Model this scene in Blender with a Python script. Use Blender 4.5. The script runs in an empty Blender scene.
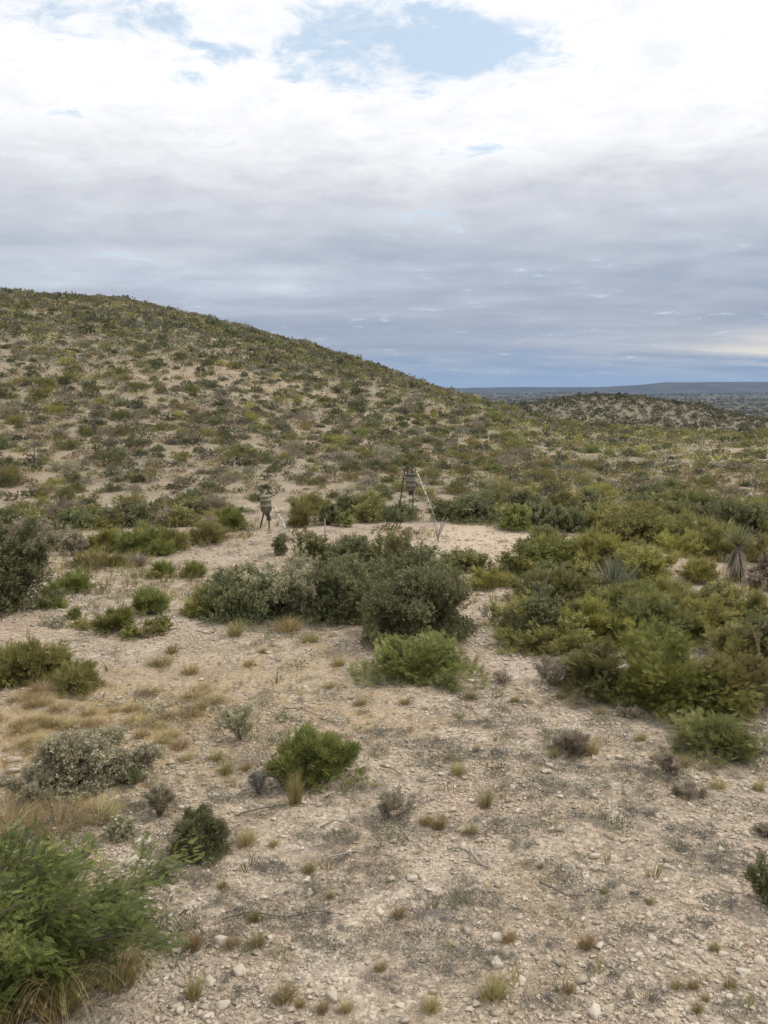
import bpy, bmesh, math, random
import numpy as np
from mathutils import Vector

PI = math.pi
F = 850.0; CX, CY = 384.0, 512.0
PITCH = math.radians(8.23); CAMZ = 4.5
sp_, cp_ = math.sin(PITCH), math.cos(PITCH)
rng = np.random.default_rng(7)
random.seed(7)
scene = bpy.context.scene
col = scene.collection

# ------------------------------------------------------------------ noise
def _h(ix, iy, seed):
    n = (ix.astype(np.int64) * 374761393 + iy.astype(np.int64) * 668265263 + seed * 1274126177) & 0xffffffff
    n = ((n ^ (n >> 13)) * 1274126177) & 0xffffffff
    n = (n ^ (n >> 16)) & 0xffffffff
    return n / 4294967295.0
def vnoise(x, y, seed=0):
    x = np.asarray(x, float); y = np.asarray(y, float)
    ix, iy = np.floor(x), np.floor(y); fx, fy = x - ix, y - iy
    fx = fx * fx * (3 - 2 * fx); fy = fy * fy * (3 - 2 * fy)
    a, b = _h(ix, iy, seed), _h(ix + 1, iy, seed); c, d = _h(ix, iy + 1, seed), _h(ix + 1, iy + 1, seed)
    return (a * (1 - fx) + b * fx) * (1 - fy) + (c * (1 - fx) + d * fx) * fy
def fbm(x, y, seed=0, o=4):
    s = 0; a = 1; t = 0
    for i in range(o):
        s = s + a * (vnoise(x * 2 ** i + 17.3 * i, y * 2 ** i - 9.1 * i, seed + i) - .5); t += a; a *= .5
    return s / t * 2
def sstep(a, b, x):
    t = np.clip((x - a) / (b - a), 0, 1); return t * t * (3 - 2 * t)

# ------------------------------------------------------------------ terrain
def az_of(px): return math.atan((px - CX) / F * cp_)
def elev_of(px, py):                       # tan(elevation) over horizontal distance
    v = math.tan(math.atan((CY - py) / F) - PITCH)
    u = (px - CX) / F * (cp_ - v * sp_)
    return v / math.sqrt(1 + u * u)
SKY = [(-700, 330, 150), (-350, 300, 155), (-120, 292, 155), (0, 292, 152), (40, 294, 150), (130, 301, 145), (200, 316, 140), (260, 331, 135),
       (320, 348, 130), (380, 368, 126), (420, 384, 122), (445, 392, 118), (490, 405, 112), (560, 424, 105),
       (650, 434, 92), (768, 440, 84), (1000, 446, 78), (1500, 450, 75)]
_D = np.linspace(34, 150, 200)
def prof(t): return .6 * t * (1.5 - .5 * t * t) + .4 * t * t * (3 - 2 * t)
T_az, T_dc, T_zc = [], [], []
for px, py, dc in SKY:
    e = elev_of(px, py); Ds = np.linspace(34, dc, 160); s = prof((Ds - 31) / (dc - 31))
    lo, hi = -3.0, 60.0
    for _ in range(50):
        m = (lo + hi) / 2
        if np.max((m * s - CAMZ) / Ds) > e: hi = m
        else: lo = m
    T_az.append(az_of(px)); T_dc.append(dc); T_zc.append(hi - .0)
T_az, T_dc, T_zc = map(np.array, (T_az, T_dc, T_zc))
M_az = np.array([az_of(p) for p in (-900, 200, 440, 520, 600, 645, 665, 768, 1000, 1500)])
M_h = np.array([8., 4, 6, 14, 22, 40, 60, 68, 60, 30])
def terrain(x, y):
    x = np.asarray(x, float); y = np.asarray(y, float)
    D = np.sqrt(x * x + y * y) + 1e-6; a = np.arctan2(x, y)
    az = np.clip(a, T_az[0], T_az[-1])
    dc = np.interp(az, T_az, T_dc); zc = np.interp(az, T_az, T_zc)
    zc = zc * (1 - sstep(1.0, 2.2, np.abs(a)))
    t = np.clip((D - 31) / (dc - 31), 0, 1)
    z = zc * prof(t)
    over = D - dc
    L = 120 + np.maximum(zc, 0) * 5
    z = z - (zc + 12) * sstep(0, L, over) - 28 * sstep(260, 1150, over)
    # second low hill, further out
    z = z + 12.0 * np.exp(-(((x - 66) / 50.) ** 2 + ((y - 285) / 70.) ** 2)) * sstep(140, 200, D)
    z = z + 3.6 * np.exp(-(((x - 112) / 40.) ** 2 + ((y - 300) / 60.) ** 2)) * sstep(140, 200, D)
    z = z + 2.0 * np.exp(-(((x + 20) / 90.) ** 2 + ((y - 330) / 90.) ** 2)) * sstep(140, 200, D)
    # plain and the mesa along the horizon
    z = z + sstep(900, 2500, D) * 12 * fbm(x / 900, y / 900, 31, 3)
    mh = np.interp(a, M_az, M_h) + 8 * fbm(a * 20, a * 0 + 3, 41, 3)
    z = z + (40 + mh) * sstep(6400, 8300, D + 900 * fbm(x / 1500, y / 1500, 51, 3))
    z = z + 26 * sstep(3600, 4700, D + 500 * fbm(x / 900, y / 900, 52, 3)) * (.4 + .6 * vnoise(a * 14, a * 0, 53)) * (1 - sstep(5000, 6400, D))
    # relief at several sizes
    z = z + .10 * fbm(x / 3.2, y / 3.2, 5, 4) * sstep(2, 6, D) * (1 - sstep(30, 60, D))
    z = z + .03 * fbm(x / .5, y / .5, 6, 3) * (1 - sstep(14, 26, D))
    z = z + sstep(32, 70, D) * (1.0 * fbm(x / 17, y / 17, 7, 4)) * (1 - sstep(.8, 1.0, t) * .75)
    z = z - sstep(36, 60, D) * np.maximum(zc, 0) / 22 * .9 * np.abs(fbm(a * 22 + D / 60, D / 55, 9, 2)) * (1 - sstep(.75, .95, t))
    z = z + sstep(180, 260, D) * 1.4 * fbm(x / 40, y / 40, 8, 4)
    # small bare rise among the bushes on the right
    z = z + .45 * np.exp(-(((x - 6.4) / 1.6) ** 2 + ((y - 20.6) / 1.6) ** 2))
    return z
Z0 = float(terrain(0., 8.))

def ray(px, py):
    v = np.tan(np.arctan((CY - np.asarray(py, float)) / F) - PITCH)
    u = (np.asarray(px, float) - CX) / F * (cp_ - v * sp_)
    return u, v                                   # point = (u*Y, Y, CAMZ+v*Y)
def at(px, py):
    u, v = ray(px, py)
    Y = 3.0; prev = 3.0
    while Y < 9000:
        if CAMZ + v * Y <= terrain(u * Y, Y):
            lo, hi = prev, Y
            for _ in range(20):
                m = (lo + hi) / 2
                if CAMZ + v * m <= terrain(u * m, m): hi = m
                else: lo = m
            Y = (lo + hi) / 2
            return float(u * Y), float(Y), float(terrain(u * Y, Y))
        prev = Y; Y *= 1.01
    return float(u * Y), float(Y), 0.
def project(x, y, z):
    zc = y * cp_ - (z - CAMZ) * sp_; yc = y * sp_ + (z - CAMZ) * cp_
    return CX + F * x / zc, CY - F * yc / zc, F / zc

# ------------------------------------------------------------------ meshes
class MB:
    def __init__(s): s.V = []; s.Fs = []; s.vals = []; s.n = 0; s.cols = []
    def add(s, V, Fc, val=.5, colr=None):
        V = np.asarray(V, float).reshape(-1, 3); Fc = np.asarray(Fc, int)
        s.V.append(V); s.Fs.append(Fc + s.n); s.n += len(V)
        s.vals.append(np.broadcast_to(np.asarray(val, float), (len(Fc),)))
        if colr is not None: s.cols.append(np.broadcast_to(np.asarray(colr, float), (len(Fc), 3)))
        return s
    def stamp(s, tv, tf, P, R, S, val=None, colr=None):
        tv = np.asarray(tv, float); tf = np.asarray(tf, int); N = len(P)
        if N == 0: return s
        S = np.asarray(S, float)
        if S.ndim == 1: S = np.repeat(S[:, None], 3, 1)
        loc = tv[None] * S[:, None, :]
        W = np.einsum('nij,nmj->nmi', R, loc) + P[:, None, :]
        Fc = (tf[None] + (np.arange(N) * len(tv))[:, None, None]).reshape(-1, tf.shape[1])
        if val is None: val = rng.random(N)
        v = np.repeat(val, len(tf))
        v = np.clip(v + rng.normal(0, .12, len(v)), 0, 1)
        c = None if colr is None else np.repeat(colr, len(tf), 0)
        return s.add(W.reshape(-1, 3), Fc, v, c)
    def mesh(s, name, mat, smooth=False):
        V = np.concatenate(s.V); me = bpy.data.meshes.new(name)
        cnt = np.concatenate([np.full(len(f), f.shape[1]) for f in s.Fs]); idx = np.concatenate([f.ravel() for f in s.Fs])
        me.vertices.add(len(V)); me.vertices.foreach_set('co', V.astype(np.float32).ravel())
        me.loops.add(len(idx)); me.loops.foreach_set('vertex_index', idx.astype(np.int32))
        st = np.concatenate([[0], np.cumsum(cnt)[:-1]])
        me.polygons.add(len(cnt)); me.polygons.foreach_set('loop_start', st.astype(np.int32)); me.polygons.foreach_set('loop_total', cnt.astype(np.int32))
        if smooth: me.polygons.foreach_set('use_smooth', np.ones(len(cnt), bool))
        me.update(calc_edges=True)
        a = me.attributes.new('v', 'FLOAT', 'FACE'); a.data.foreach_set('value', np.concatenate(s.vals).astype(np.float32))
        if s.cols:
            c = np.concatenate(s.cols); c = np.concatenate([c, np.ones((len(c), 1))], 1)
            a = me.attributes.new('col', 'FLOAT_COLOR', 'FACE'); a.data.foreach_set('color', c.astype(np.float32).ravel())
        me.materials.append(mat); return me
def link(name, me, parent=None, loc=None):
    o = bpy.data.objects.new(name, me); col.objects.link(o)
    if parent is not None: o.parent = parent
    if loc is not None: o.location = loc
    return o
def tag(o, label=None, cat=None, group=None, kind=None):
    if label: o['label'] = label
    if cat: o['category'] = cat
    if group: o['group'] = group
    if kind: o['kind'] = kind
    return o
def nrm(v): return v / (np.linalg.norm(v, axis=-1, keepdims=True) + 1e-9)
def frames(d, g=None):
    g = g or rng
    d = nrm(d); r = nrm(g.normal(size=d.shape)); y = nrm(np.cross(r, d)); z = np.cross(d, y)
    return np.stack([d, y, z], -1)
def frames_up(d):                       # y sideways, z as upward as it can be
    d = nrm(d); up = np.zeros_like(d); up[:, 2] = 1; up += rng.normal(0, .25, d.shape)
    y = nrm(np.cross(up, d)); z = np.cross(d, y)
    return np.stack([d, y, z], -1)
def rotz(a):
    c, s = np.cos(a), np.sin(a); o = np.zeros_like(a); l = np.ones_like(a)
    return np.stack([np.stack([c, -s, o], -1), np.stack([s, c, o], -1), np.stack([o, o, l], -1)], -2)
def tube(mb, pts, rad, k=4, val=.5, cap=True):
    pts = np.asarray(pts, float); n = len(pts); rad = np.broadcast_to(np.asarray(rad, float), (n,))
    d = nrm(np.gradient(pts, axis=0)); ref = np.array([.13, .27, .95]) if abs(d[0, 2]) < .9 else np.array([1., .1, 0])
    a = nrm(np.cross(d, ref)); b = np.cross(d, a)
    th = np.arange(k) * 2 * PI / k
    V = pts[:, None] + rad[:, None, None] * (np.cos(th)[None, :, None] * a[:, None] + np.sin(th)[None, :, None] * b[:, None])
    Fc = [[i * k + j, i * k + (j + 1) % k, (i + 1) * k + (j + 1) % k, (i + 1) * k + j] for i in range(n - 1) for j in range(k)]
    mb.add(V, Fc, val)
    if cap and k == 4: mb.add(V[0], [[3, 2, 1, 0]], val); mb.add(V[-1], [[0, 1, 2, 3]], val)
    elif cap:
        mb.add(np.vstack([V[0], pts[:1]]), [[(j + 1) % k, j, k] for j in range(k)], val)
        mb.add(np.vstack([V[-1], pts[-1:]]), [[j, (j + 1) % k, k] for j in range(k)], val)
def lathe(mb, prof_, k=20, val=.5, off=(0, 0, 0)):
    p = np.asarray(prof_, float); th = np.arange(k) * 2 * PI / k; n = len(p)
    V = np.stack([p[:, None, 0] * np.cos(th), p[:, None, 0] * np.sin(th), np.repeat(p[:, 1:2], k, 1)], -1) + np.array(off)
    Fc = [[i * k + j, i * k + (j + 1) % k, (i + 1) * k + (j + 1) % k, (i + 1) * k + j] for i in range(n - 1) for j in range(k)]
    mb.add(V, Fc, val)
def boxm(mb, c, s, R=None, val=.5, bev=0.0):
    c = np.array(c, float); h = np.array(s, float) / 2
    V = np.array([[x, y, z] for x in (-1, 1) for y in (-1, 1) for z in (-1, 1)]) * h
    if R is not None: V = V @ np.asarray(R).T
    mb.add(V + c, [[0, 1, 3, 2], [4, 6, 7, 5], [0, 4, 5, 1], [2, 3, 7, 6], [0, 2, 6, 4], [1, 5, 7, 3]], val)

# ------------------------------------------------------------------ materials
def newmat(name):
    m = bpy.data.materials.new(name); m.use_nodes = True; nt = m.node_tree; nt.nodes.clear(); return m, nt
def N(nt, t, **kw):
    n = nt.nodes.new(t)
    for k, v in kw.items():
        if k.startswith('i_'): n.inputs[k[2:].replace('_', ' ')].default_value = v
        else: setattr(n, k, v)
    return n
def ramp(nt, stops, interp='LINEAR'):
    n = nt.nodes.new('ShaderNodeValToRGB'); cr = n.color_ramp; cr.interpolation = interp
    while len(cr.elements) < len(stops): cr.elements.new(.5)
    for e, (p, c) in zip(cr.elements, stops): e.position = p; e.color = (*c, 1) if len(c) == 3 else c
    return n
def mix(nt, fac, a, b, blend='MIX'):
    n = nt.nodes.new('ShaderNodeMix'); n.data_type = 'RGBA'; n.blend_type = blend
    for s, v in ((n.inputs[0], fac), (n.inputs[6], a), (n.inputs[7], b)):
        if isinstance(v, bpy.types.NodeSocket): nt.links.new(v, s)
        elif isinstance(v, (int, float)): s.default_value = v
        else: s.default_value = (*v, 1)
    return n.outputs[2]
def math_(nt, op, a, b=None, c=None, clamp=False):
    n = nt.nodes.new('ShaderNodeMath'); n.operation = op; n.use_clamp = clamp
    for s, v in zip(n.inputs, (a, b, c)):
        if v is None: continue
        if isinstance(v, bpy.types.NodeSocket): nt.links.new(v, s)
        else: s.default_value = v
    return n.outputs[0]
def sst(nt, a, b, x):
    n = nt.nodes.new('ShaderNodeMapRange'); n.interpolation_type = 'SMOOTHSTEP'
    n.inputs['From Min'].default_value = a; n.inputs['From Max'].default_value = b
    nt.links.new(x, n.inputs['Value']); return n.outputs['Result']

def leaf_mat(name, c0, c1, dry=(.23, .17, .08), dryat=.93, transl=.3, attr='v', rough=.6):
    m, nt = newmat(name); L = nt.links
    a = N(nt, 'ShaderNodeAttribute', attribute_name='v')
    r = ramp(nt, [(0, c0), (dryat - .04, c1), (min(dryat + .03, 1), dry)])
    L.new(a.outputs['Fac'], r.inputs[0]); c = r.outputs[0]
    if attr == 'col':
        a2 = N(nt, 'ShaderNodeAttribute', attribute_name='col')
        k = math_(nt, 'MULTIPLY_ADD', a.outputs['Fac'], .7, .65)
        vm = N(nt, 'ShaderNodeVectorMath', operation='SCALE'); L.new(a2.outputs['Color'], vm.inputs[0]); L.new(k, vm.inputs['Scale'])
        c = vm.outputs[0]
    oi = N(nt, 'ShaderNodeObjectInfo')
    hs = N(nt, 'ShaderNodeHueSaturation')
    L.new(math_(nt, 'MULTIPLY_ADD', oi.outputs['Random'], .03, .485), hs.inputs['Hue'])
    L.new(math_(nt, 'MULTIPLY_ADD', oi.outputs['Random'], .3, .85), hs.inputs['Value'])
    L.new(c, hs.inputs['Color']); c = hs.outputs[0]
    p = N(nt, 'ShaderNodeBsdfPrincipled'); p.inputs['Roughness'].default_value = rough; p.inputs['Specular IOR Level'].default_value = .25
    t = N(nt, 'ShaderNodeBsdfTranslucent'); ms = N(nt, 'ShaderNodeMixShader'); ms.inputs[0].default_value = transl
    L.new(c, p.inputs['Base Color']); L.new(c, t.inputs['Color']); L.new(p.outputs[0], ms.inputs[1]); L.new(t.outputs[0], ms.inputs[2])
    o = N(nt, 'ShaderNodeOutputMaterial'); L.new(ms.outputs[0], o.inputs[0]); return m
K = {
 'dark':   leaf_mat('leaves_dark_greygreen', (.104, .110, .052), (.242, .246, .114), (0.372, 0.316, 0.199), .94),
 'deep':   leaf_mat('leaves_deep_green', (0.120, 0.122, 0.042), (0.264, 0.257, 0.094), (0.360, 0.292, 0.129), .94),
 'green':  leaf_mat('leaves_bright_green', (.125, .138, .038), (.290, .305, .090), (0.432, 0.363, 0.140), .92),
 'feather':leaf_mat('leaves_feather_green', (0.110, 0.119, 0.028), (0.270, 0.275, 0.068), (0.432, 0.363, 0.129), .92),
 'mesquite':leaf_mat('leaves_mesquite', (.066, .082, .020), (.190, .208, .052), (0.432, 0.374, 0.105), .93),
 'olive':  leaf_mat('leaves_olive', (0.156, 0.143, 0.049), (0.330, 0.298, 0.105), (0.420, 0.328, 0.164), .90),
 'yellow': leaf_mat('leaves_yellow_green', (0.186, 0.170, 0.047), (0.396, 0.357, 0.108), (0.456, 0.363, 0.152), .92),
 'silver': leaf_mat('leaves_silver', (0.222, 0.201, 0.126), (0.492, 0.450, 0.304), (0.456, 0.386, 0.246), .95),
 'grey':   leaf_mat('twigs_grey', (0.198, 0.166, 0.119), (0.408, 0.351, 0.257), (0.432, 0.328, 0.199), .9),
 'mat':    leaf_mat('mat_grey', (.140, .130, .112), (.31, .295, .26), (.27, .21, .14), .9, .1),
 'litter': leaf_mat('leaf_litter', (.09, .07, .045), (.22, .17, .115), (.30, .25, .18), .9, .05),
 'straw':  leaf_mat('grass_straw', (.22, .165, .075), (.48, .38, .19), (.5, .42, .25), .95, .35),
 'strawgreen': leaf_mat('grass_straw_green', (.16, .145, .055), (.38, .32, .14), (.45, .36, .18), .8, .35),
 'sotol':  leaf_mat('leaves_sotol', (.12, .135, .085), (.25, .27, .18), (.3, .27, .16), .95),
}
SCRUB = leaf_mat('scrub_leaves', (0, 0, 0), (1, 1, 1), attr='col', transl=.2)
def simple(name, c0, c1, scale=20, rough=.8, metal=0, bump=.3):
    m, nt = newmat(name); L = nt.links
    tc = N(nt, 'ShaderNodeTexCoord'); n = N(nt, 'ShaderNodeTexNoise', i_Scale=scale, i_Detail=6.0, i_Roughness=.65); L.new(tc.outputs['Object'], n.inputs['Vector'])
    r = ramp(nt, [(.3, c0), (.7, c1)]); L.new(n.outputs['Fac'], r.inputs[0])
    p = N(nt, 'ShaderNodeBsdfPrincipled'); p.inputs['Roughness'].default_value = rough; p.inputs['Metallic'].default_value = metal
    b = N(nt, 'ShaderNodeBump', i_Strength=bump, i_Distance=.01); L.new(n.outputs['Fac'], b.inputs['Height']); L.new(b.outputs[0], p.inputs['Normal'])
    L.new(r.outputs[0], p.inputs['Base Color']); o = N(nt, 'ShaderNodeOutputMaterial'); L.new(p.outputs[0], o.inputs[0]); return m
BARK = simple('bark_grey_brown', (.07, .055, .04), (.17, .14, .11), 30)
DEADWOOD = simple('weathered_wood', (.20, .17, .14), (.42, .38, .33), 30)
DEADDARK = simple('dark_wood', (.09, .07, .055), (.2, .165, .13), 30)
DARKMETAL = simple('dark_painted_metal', (.045, .04, .03), (.09, .08, .06), 25, .6, .3)
BARREL = simple('weathered_brown_barrel', (.10, .085, .065), (.19, .165, .13), 14, .55, .2)
CAMO = simple('tan_olive_barrel', (.095, .088, .052), (.215, .18, .115), 9, .6, .1)
# rocks: per-rock tone from 'v', mottled
def rock_mat(name, c0, c1):
    m, nt = newmat(name); L = nt.links
    a = N(nt, 'ShaderNodeAttribute', attribute_name='v'); r = ramp(nt, [(0, c0), (.75, c1), (1, (.54, .49, .41))]); L.new(a.outputs['Fac'], r.inputs[0])
    tc = N(nt, 'ShaderNodeTexCoord'); n = N(nt, 'ShaderNodeTexNoise', i_Scale=35.0, i_Detail=5.0, i_Roughness=.7); L.new(tc.outputs['Object'], n.inputs['Vector'])
    c = mix(nt, .55, r.outputs[0], mix(nt, n.outputs['Fac'], (.35, .3, .25), (1.35, 1.33, 1.3)), 'MULTIPLY')
    p = N(nt, 'ShaderNodeBsdfPrincipled'); p.inputs['Roughness'].default_value = .9; p.inputs['Specular IOR Level'].default_value = .15
    b = N(nt, 'ShaderNodeBump', i_Strength=.5, i_Distance=.008); L.new(n.outputs['Fac'], b.inputs['Height']); L.new(b.outputs[0], p.inputs['Normal'])
    L.new(c, p.inputs['Base Color']); o = N(nt, 'ShaderNodeOutputMaterial'); L.new(p.outputs[0], o.inputs[0]); return m
ROCK = rock_mat('limestone', (.28, .235, .18), (.49, .43, .345))
PINKROCK = rock_mat('reddish_stone', (.34, .22, .165), (.50, .36, .28))
def leg_mat():
    m, nt = newmat('banded_leg'); L = nt.links
    tc = N(nt, 'ShaderNodeTexCoord'); s = N(nt, 'ShaderNodeSeparateXYZ'); L.new(tc.outputs['Object'], s.inputs[0])
    n = N(nt, 'ShaderNodeTexNoise', i_Scale=5.0, i_Detail=3.0); L.new(tc.outputs['Object'], n.inputs['Vector'])
    z = math_(nt, 'MULTIPLY_ADD', n.outputs['Fac'], .5, s.outputs['Z'])
    f = math_(nt, 'FRACT', math_(nt, 'MULTIPLY', z, 8.5)); g = math_(nt, 'GREATER_THAN', f, .36)
    c = mix(nt, g, (.13, .12, .08), (.68, .65, .56))
    p = N(nt, 'ShaderNodeBsdfPrincipled'); p.inputs['Roughness'].default_value = .5; L.new(c, p.inputs['Base Color'])
    o = N(nt, 'ShaderNodeOutputMaterial'); L.new(p.outputs[0], o.inputs[0]); return m
BANDED = leg_mat()

# ground
def ground_mat():
    m, nt = newmat('stony_ground'); L = nt.links
    tc = N(nt, 'ShaderNodeTexCoord').outputs['Object']
    def noise(sc, det=5., ro=.6, dist=0.):
        n = N(nt, 'ShaderNodeTexNoise', i_Scale=sc, i_Detail=det, i_Roughness=ro, i_Distortion=dist); L.new(tc, n.inputs['Vector']); return n.outputs['Fac']
    n_big, n_mid, n_fine, n_grit = noise(.16, 5), noise(1.1, 6, .65), noise(7., 5, .7), noise(55., 4, .7)
    vo = N(nt, 'ShaderNodeTexVoronoi', i_Scale=24.0); vo.feature = 'F1'; L.new(tc, vo.inputs['Vector'])
    vo2 = N(nt, 'ShaderNodeTexVoronoi', i_Scale=60.0); L.new(tc, vo2.inputs['Vector'])
    base = ramp(nt, [(.3, (.29, .235, .175)), (.5, (.385, .325, .255)), (.7, (.475, .415, .34))]); L.new(n_mid, base.inputs[0]); c = base.outputs[0]
    c = mix(nt, math_(nt, 'MULTIPLY', sst(nt, .52, .66, n_big), .5), c, (.46, .35, .255))
    # little stones seen as tone cells
    hs = N(nt, 'ShaderNodeSeparateColor'); L.new(vo.outputs['Color'], hs.inputs[0])
    tone = ramp(nt, [(0, (.55, .52, .5)), (.45, (.92, .9, .88)), (.8, (1.12, 1.1, 1.08)), (1, (1.38, 1.38, 1.38))]); L.new(hs.outputs[0], tone.inputs[0])
    c = mix(nt, .75, c, tone.outputs[0], 'MULTIPLY')
    hs2 = N(nt, 'ShaderNodeSeparateColor'); L.new(vo2.outputs['Color'], hs2.inputs[0])
    tone2 = ramp(nt, [(0, (.6, .58, .56)), (.5, (.97, .96, .95)), (1, (1.3, 1.29, 1.27))]); L.new(hs2.outputs[0], tone2.inputs[0])
    c = mix(nt, .7, c, tone2.outputs[0], 'MULTIPLY')
    c = mix(nt, .5, c, mix(nt, n_fine, (.45, .43, .41), (1.5, 1.48, 1.45)), 'MULTIPLY')
    # litter: grey patches
    lit = math_(nt, 'MULTIPLY', sst(nt, .53, .66, noise(1.7, 6, .7, .6)), sst(nt, .40, .60, n_fine))
    c = mix(nt, math_(nt, 'MULTIPLY', lit, .7), c, (.19, .17, .145))
    # attribute masks painted over the land: straw meadow, scrub soil, far plain
    at_s = N(nt, 'ShaderNodeAttribute', attribute_name='straw').outputs['Fac']
    at_h = N(nt, 'ShaderNodeAttribute', attribute_name='slope').outputs['Fac']
    at_f = N(nt, 'ShaderNodeAttribute', attribute_name='plain').outputs['Fac']
    at_b = N(nt, 'ShaderNodeAttribute', attribute_name='bare').outputs['Fac']
    c = mix(nt, math_(nt, 'MULTIPLY', at_s, sst(nt, .38, .62, noise(2.6, 6, .7))), c, (.36, .265, .13))
    hillc = ramp(nt, [(.34, (.15, .13, .085)), (.5, (.24, .20, .135)), (.66, (.33, .275, .195))]); L.new(noise(.55, 8, .75), hillc.inputs[0])
    hc2 = mix(nt, sst(nt, .52, .62, noise(.10, 5, .6)), hillc.outputs[0], (.32, .255, .18))
    c = mix(nt, math_(nt, 'MULTIPLY', at_h, .8), c, hc2)
    c = mix(nt, math_(nt, 'MULTIPLY', N(nt, 'ShaderNodeAttribute', attribute_name='second').outputs['Fac'], .95), c, mix(nt, noise(.35, 8, .75), (.10, .090, .060), (.27, .235, .17)))
    c = mix(nt, at_b, c, mix(nt, n_fine, (.40, .31, .22), (.60, .49, .36)))
    far = ramp(nt, [(.30, (.045, .050, .033)), (.50, (.078, .076, .050)), (.64, (.11, .10, .07)), (.76, (.18, .155, .11))])
    fn = noise(.012, 10, .72); L.new(fn, far.inputs[0])
    c = mix(nt, at_f, c, far.outputs[0])
    c = mix(nt, N(nt, 'ShaderNodeAttribute', attribute_name='ridge').outputs['Fac'], c, mix(nt, sst(nt, .42, .6, noise(.004, 9, .75)), (.028, .036, .028), (.062, .062, .045)))
    p = N(nt, 'ShaderNodeBsdfPrincipled'); p.inputs['Roughness'].default_value = .95; p.inputs['Specular IOR Level'].default_value = .1
    L.new(c, p.inputs['Base Color'])
    h = math_(nt, 'ADD', math_(nt, 'MULTIPLY', math_(nt, 'SUBTRACT', 1.0, vo.outputs['Distance']), .5), math_(nt, 'MULTIPLY', hs.outputs[1], .9))
    h = math_(nt, 'ADD', h, math_(nt, 'MULTIPLY', n_grit, .5)); h = math_(nt, 'ADD', h, n_fine)
    b = N(nt, 'ShaderNodeBump', i_Strength=1.0, i_Distance=.03); L.new(h, b.inputs['Height']); L.new(b.outputs[0], p.inputs['Normal'])
    o = N(nt, 'ShaderNodeOutputMaterial'); L.new(p.outputs[0], o.inputs[0]); return m

# ------------------------------------------------------------------ ground sheet
def build_ground():
    front = np.radians(np.concatenate([np.linspace(-180, -50, 66)[:-1], np.linspace(-50, 50, 560), np.linspace(50, 180, 66)[1:-1]]))
    na = len(front)
    R = [.6]; 
    while R[-1] < 14000:
        r = R[-1]; R.append(r * (1.03 if r < 4 else 1.0105 if r < 220 else 1.017 if r < 2000 else 1.022))
    R = np.array(R); nr = len(R)
    A, RR = np.meshgrid(front, R); X = RR * np.sin(A); Y = RR * np.cos(A)
    Zz = terrain(X, Y)
    V = np.stack([X, Y, Zz], -1).reshape(-1, 3)
    i = np.arange(nr - 1)[:, None] * na; j = np.arange(na)[None]; j2 = (j + 1) % na
    Fc = np.stack([i + j, i + na + j, i + na + j2, i + j2], -1).reshape(-1, 4)[:, ::-1]
    mb = MB(); mb.add(V, Fc)
    c = len(V); mb.V.append(np.array([[0, 0, float(terrain(0., .3))]])); mb.n += 1
    mb.Fs.append(np.array([[c, (k + 1) % na, k] for k in range(na)])[:, ::-1]); mb.vals.append(np.full(na, .5))
    me = mb.mesh('ground', ground_mat(), smooth=True)
    V = np.concatenate(mb.V); x, y = V[:, 0], V[:, 1]; D = np.hypot(x, y); a = np.arctan2(x, y)
    def attr(n, d):
        t = me.attributes.new(n, 'FLOAT', 'POINT'); t.data.foreach_set('value', d.astype(np.float32))
    n1 = fbm(x / 1.6, y / 1.6, 61, 4)
    straw = np.exp(-(((x + 4.3) / 2.4) ** 2 + ((y - 10.6) / 2.2) ** 2)) * 1.3 + .35 * np.exp(-(((x + 1.5) / 2.5) ** 2 + ((y - 12.5) / 2.5) ** 2)) + .3 * sstep(.1, .5, n1)
    attr('straw', np.clip(straw, 0, 1))
    attr('slope', sstep(27, 38, D + 3 * n1) * (1 - sstep(380, 560, D)))
    attr('plain', sstep(330, 560, D)); attr('second', sstep(150, 190, D)); attr('ridge', sstep(3800, 6200, D))
    bx, by, _ = at(478, 537)
    attr('bare', np.clip(np.exp(-(((x - bx) / 1.9) ** 2 + ((y - by) / 2.4) ** 2)) * 1.3, 0, 1) * .9)
    o = link('ground', me); tag(o, 'tan stony desert ground rising into a scrubby hill and running out to a far plain', 'ground', kind='structure')
    return o
build_ground()

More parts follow.
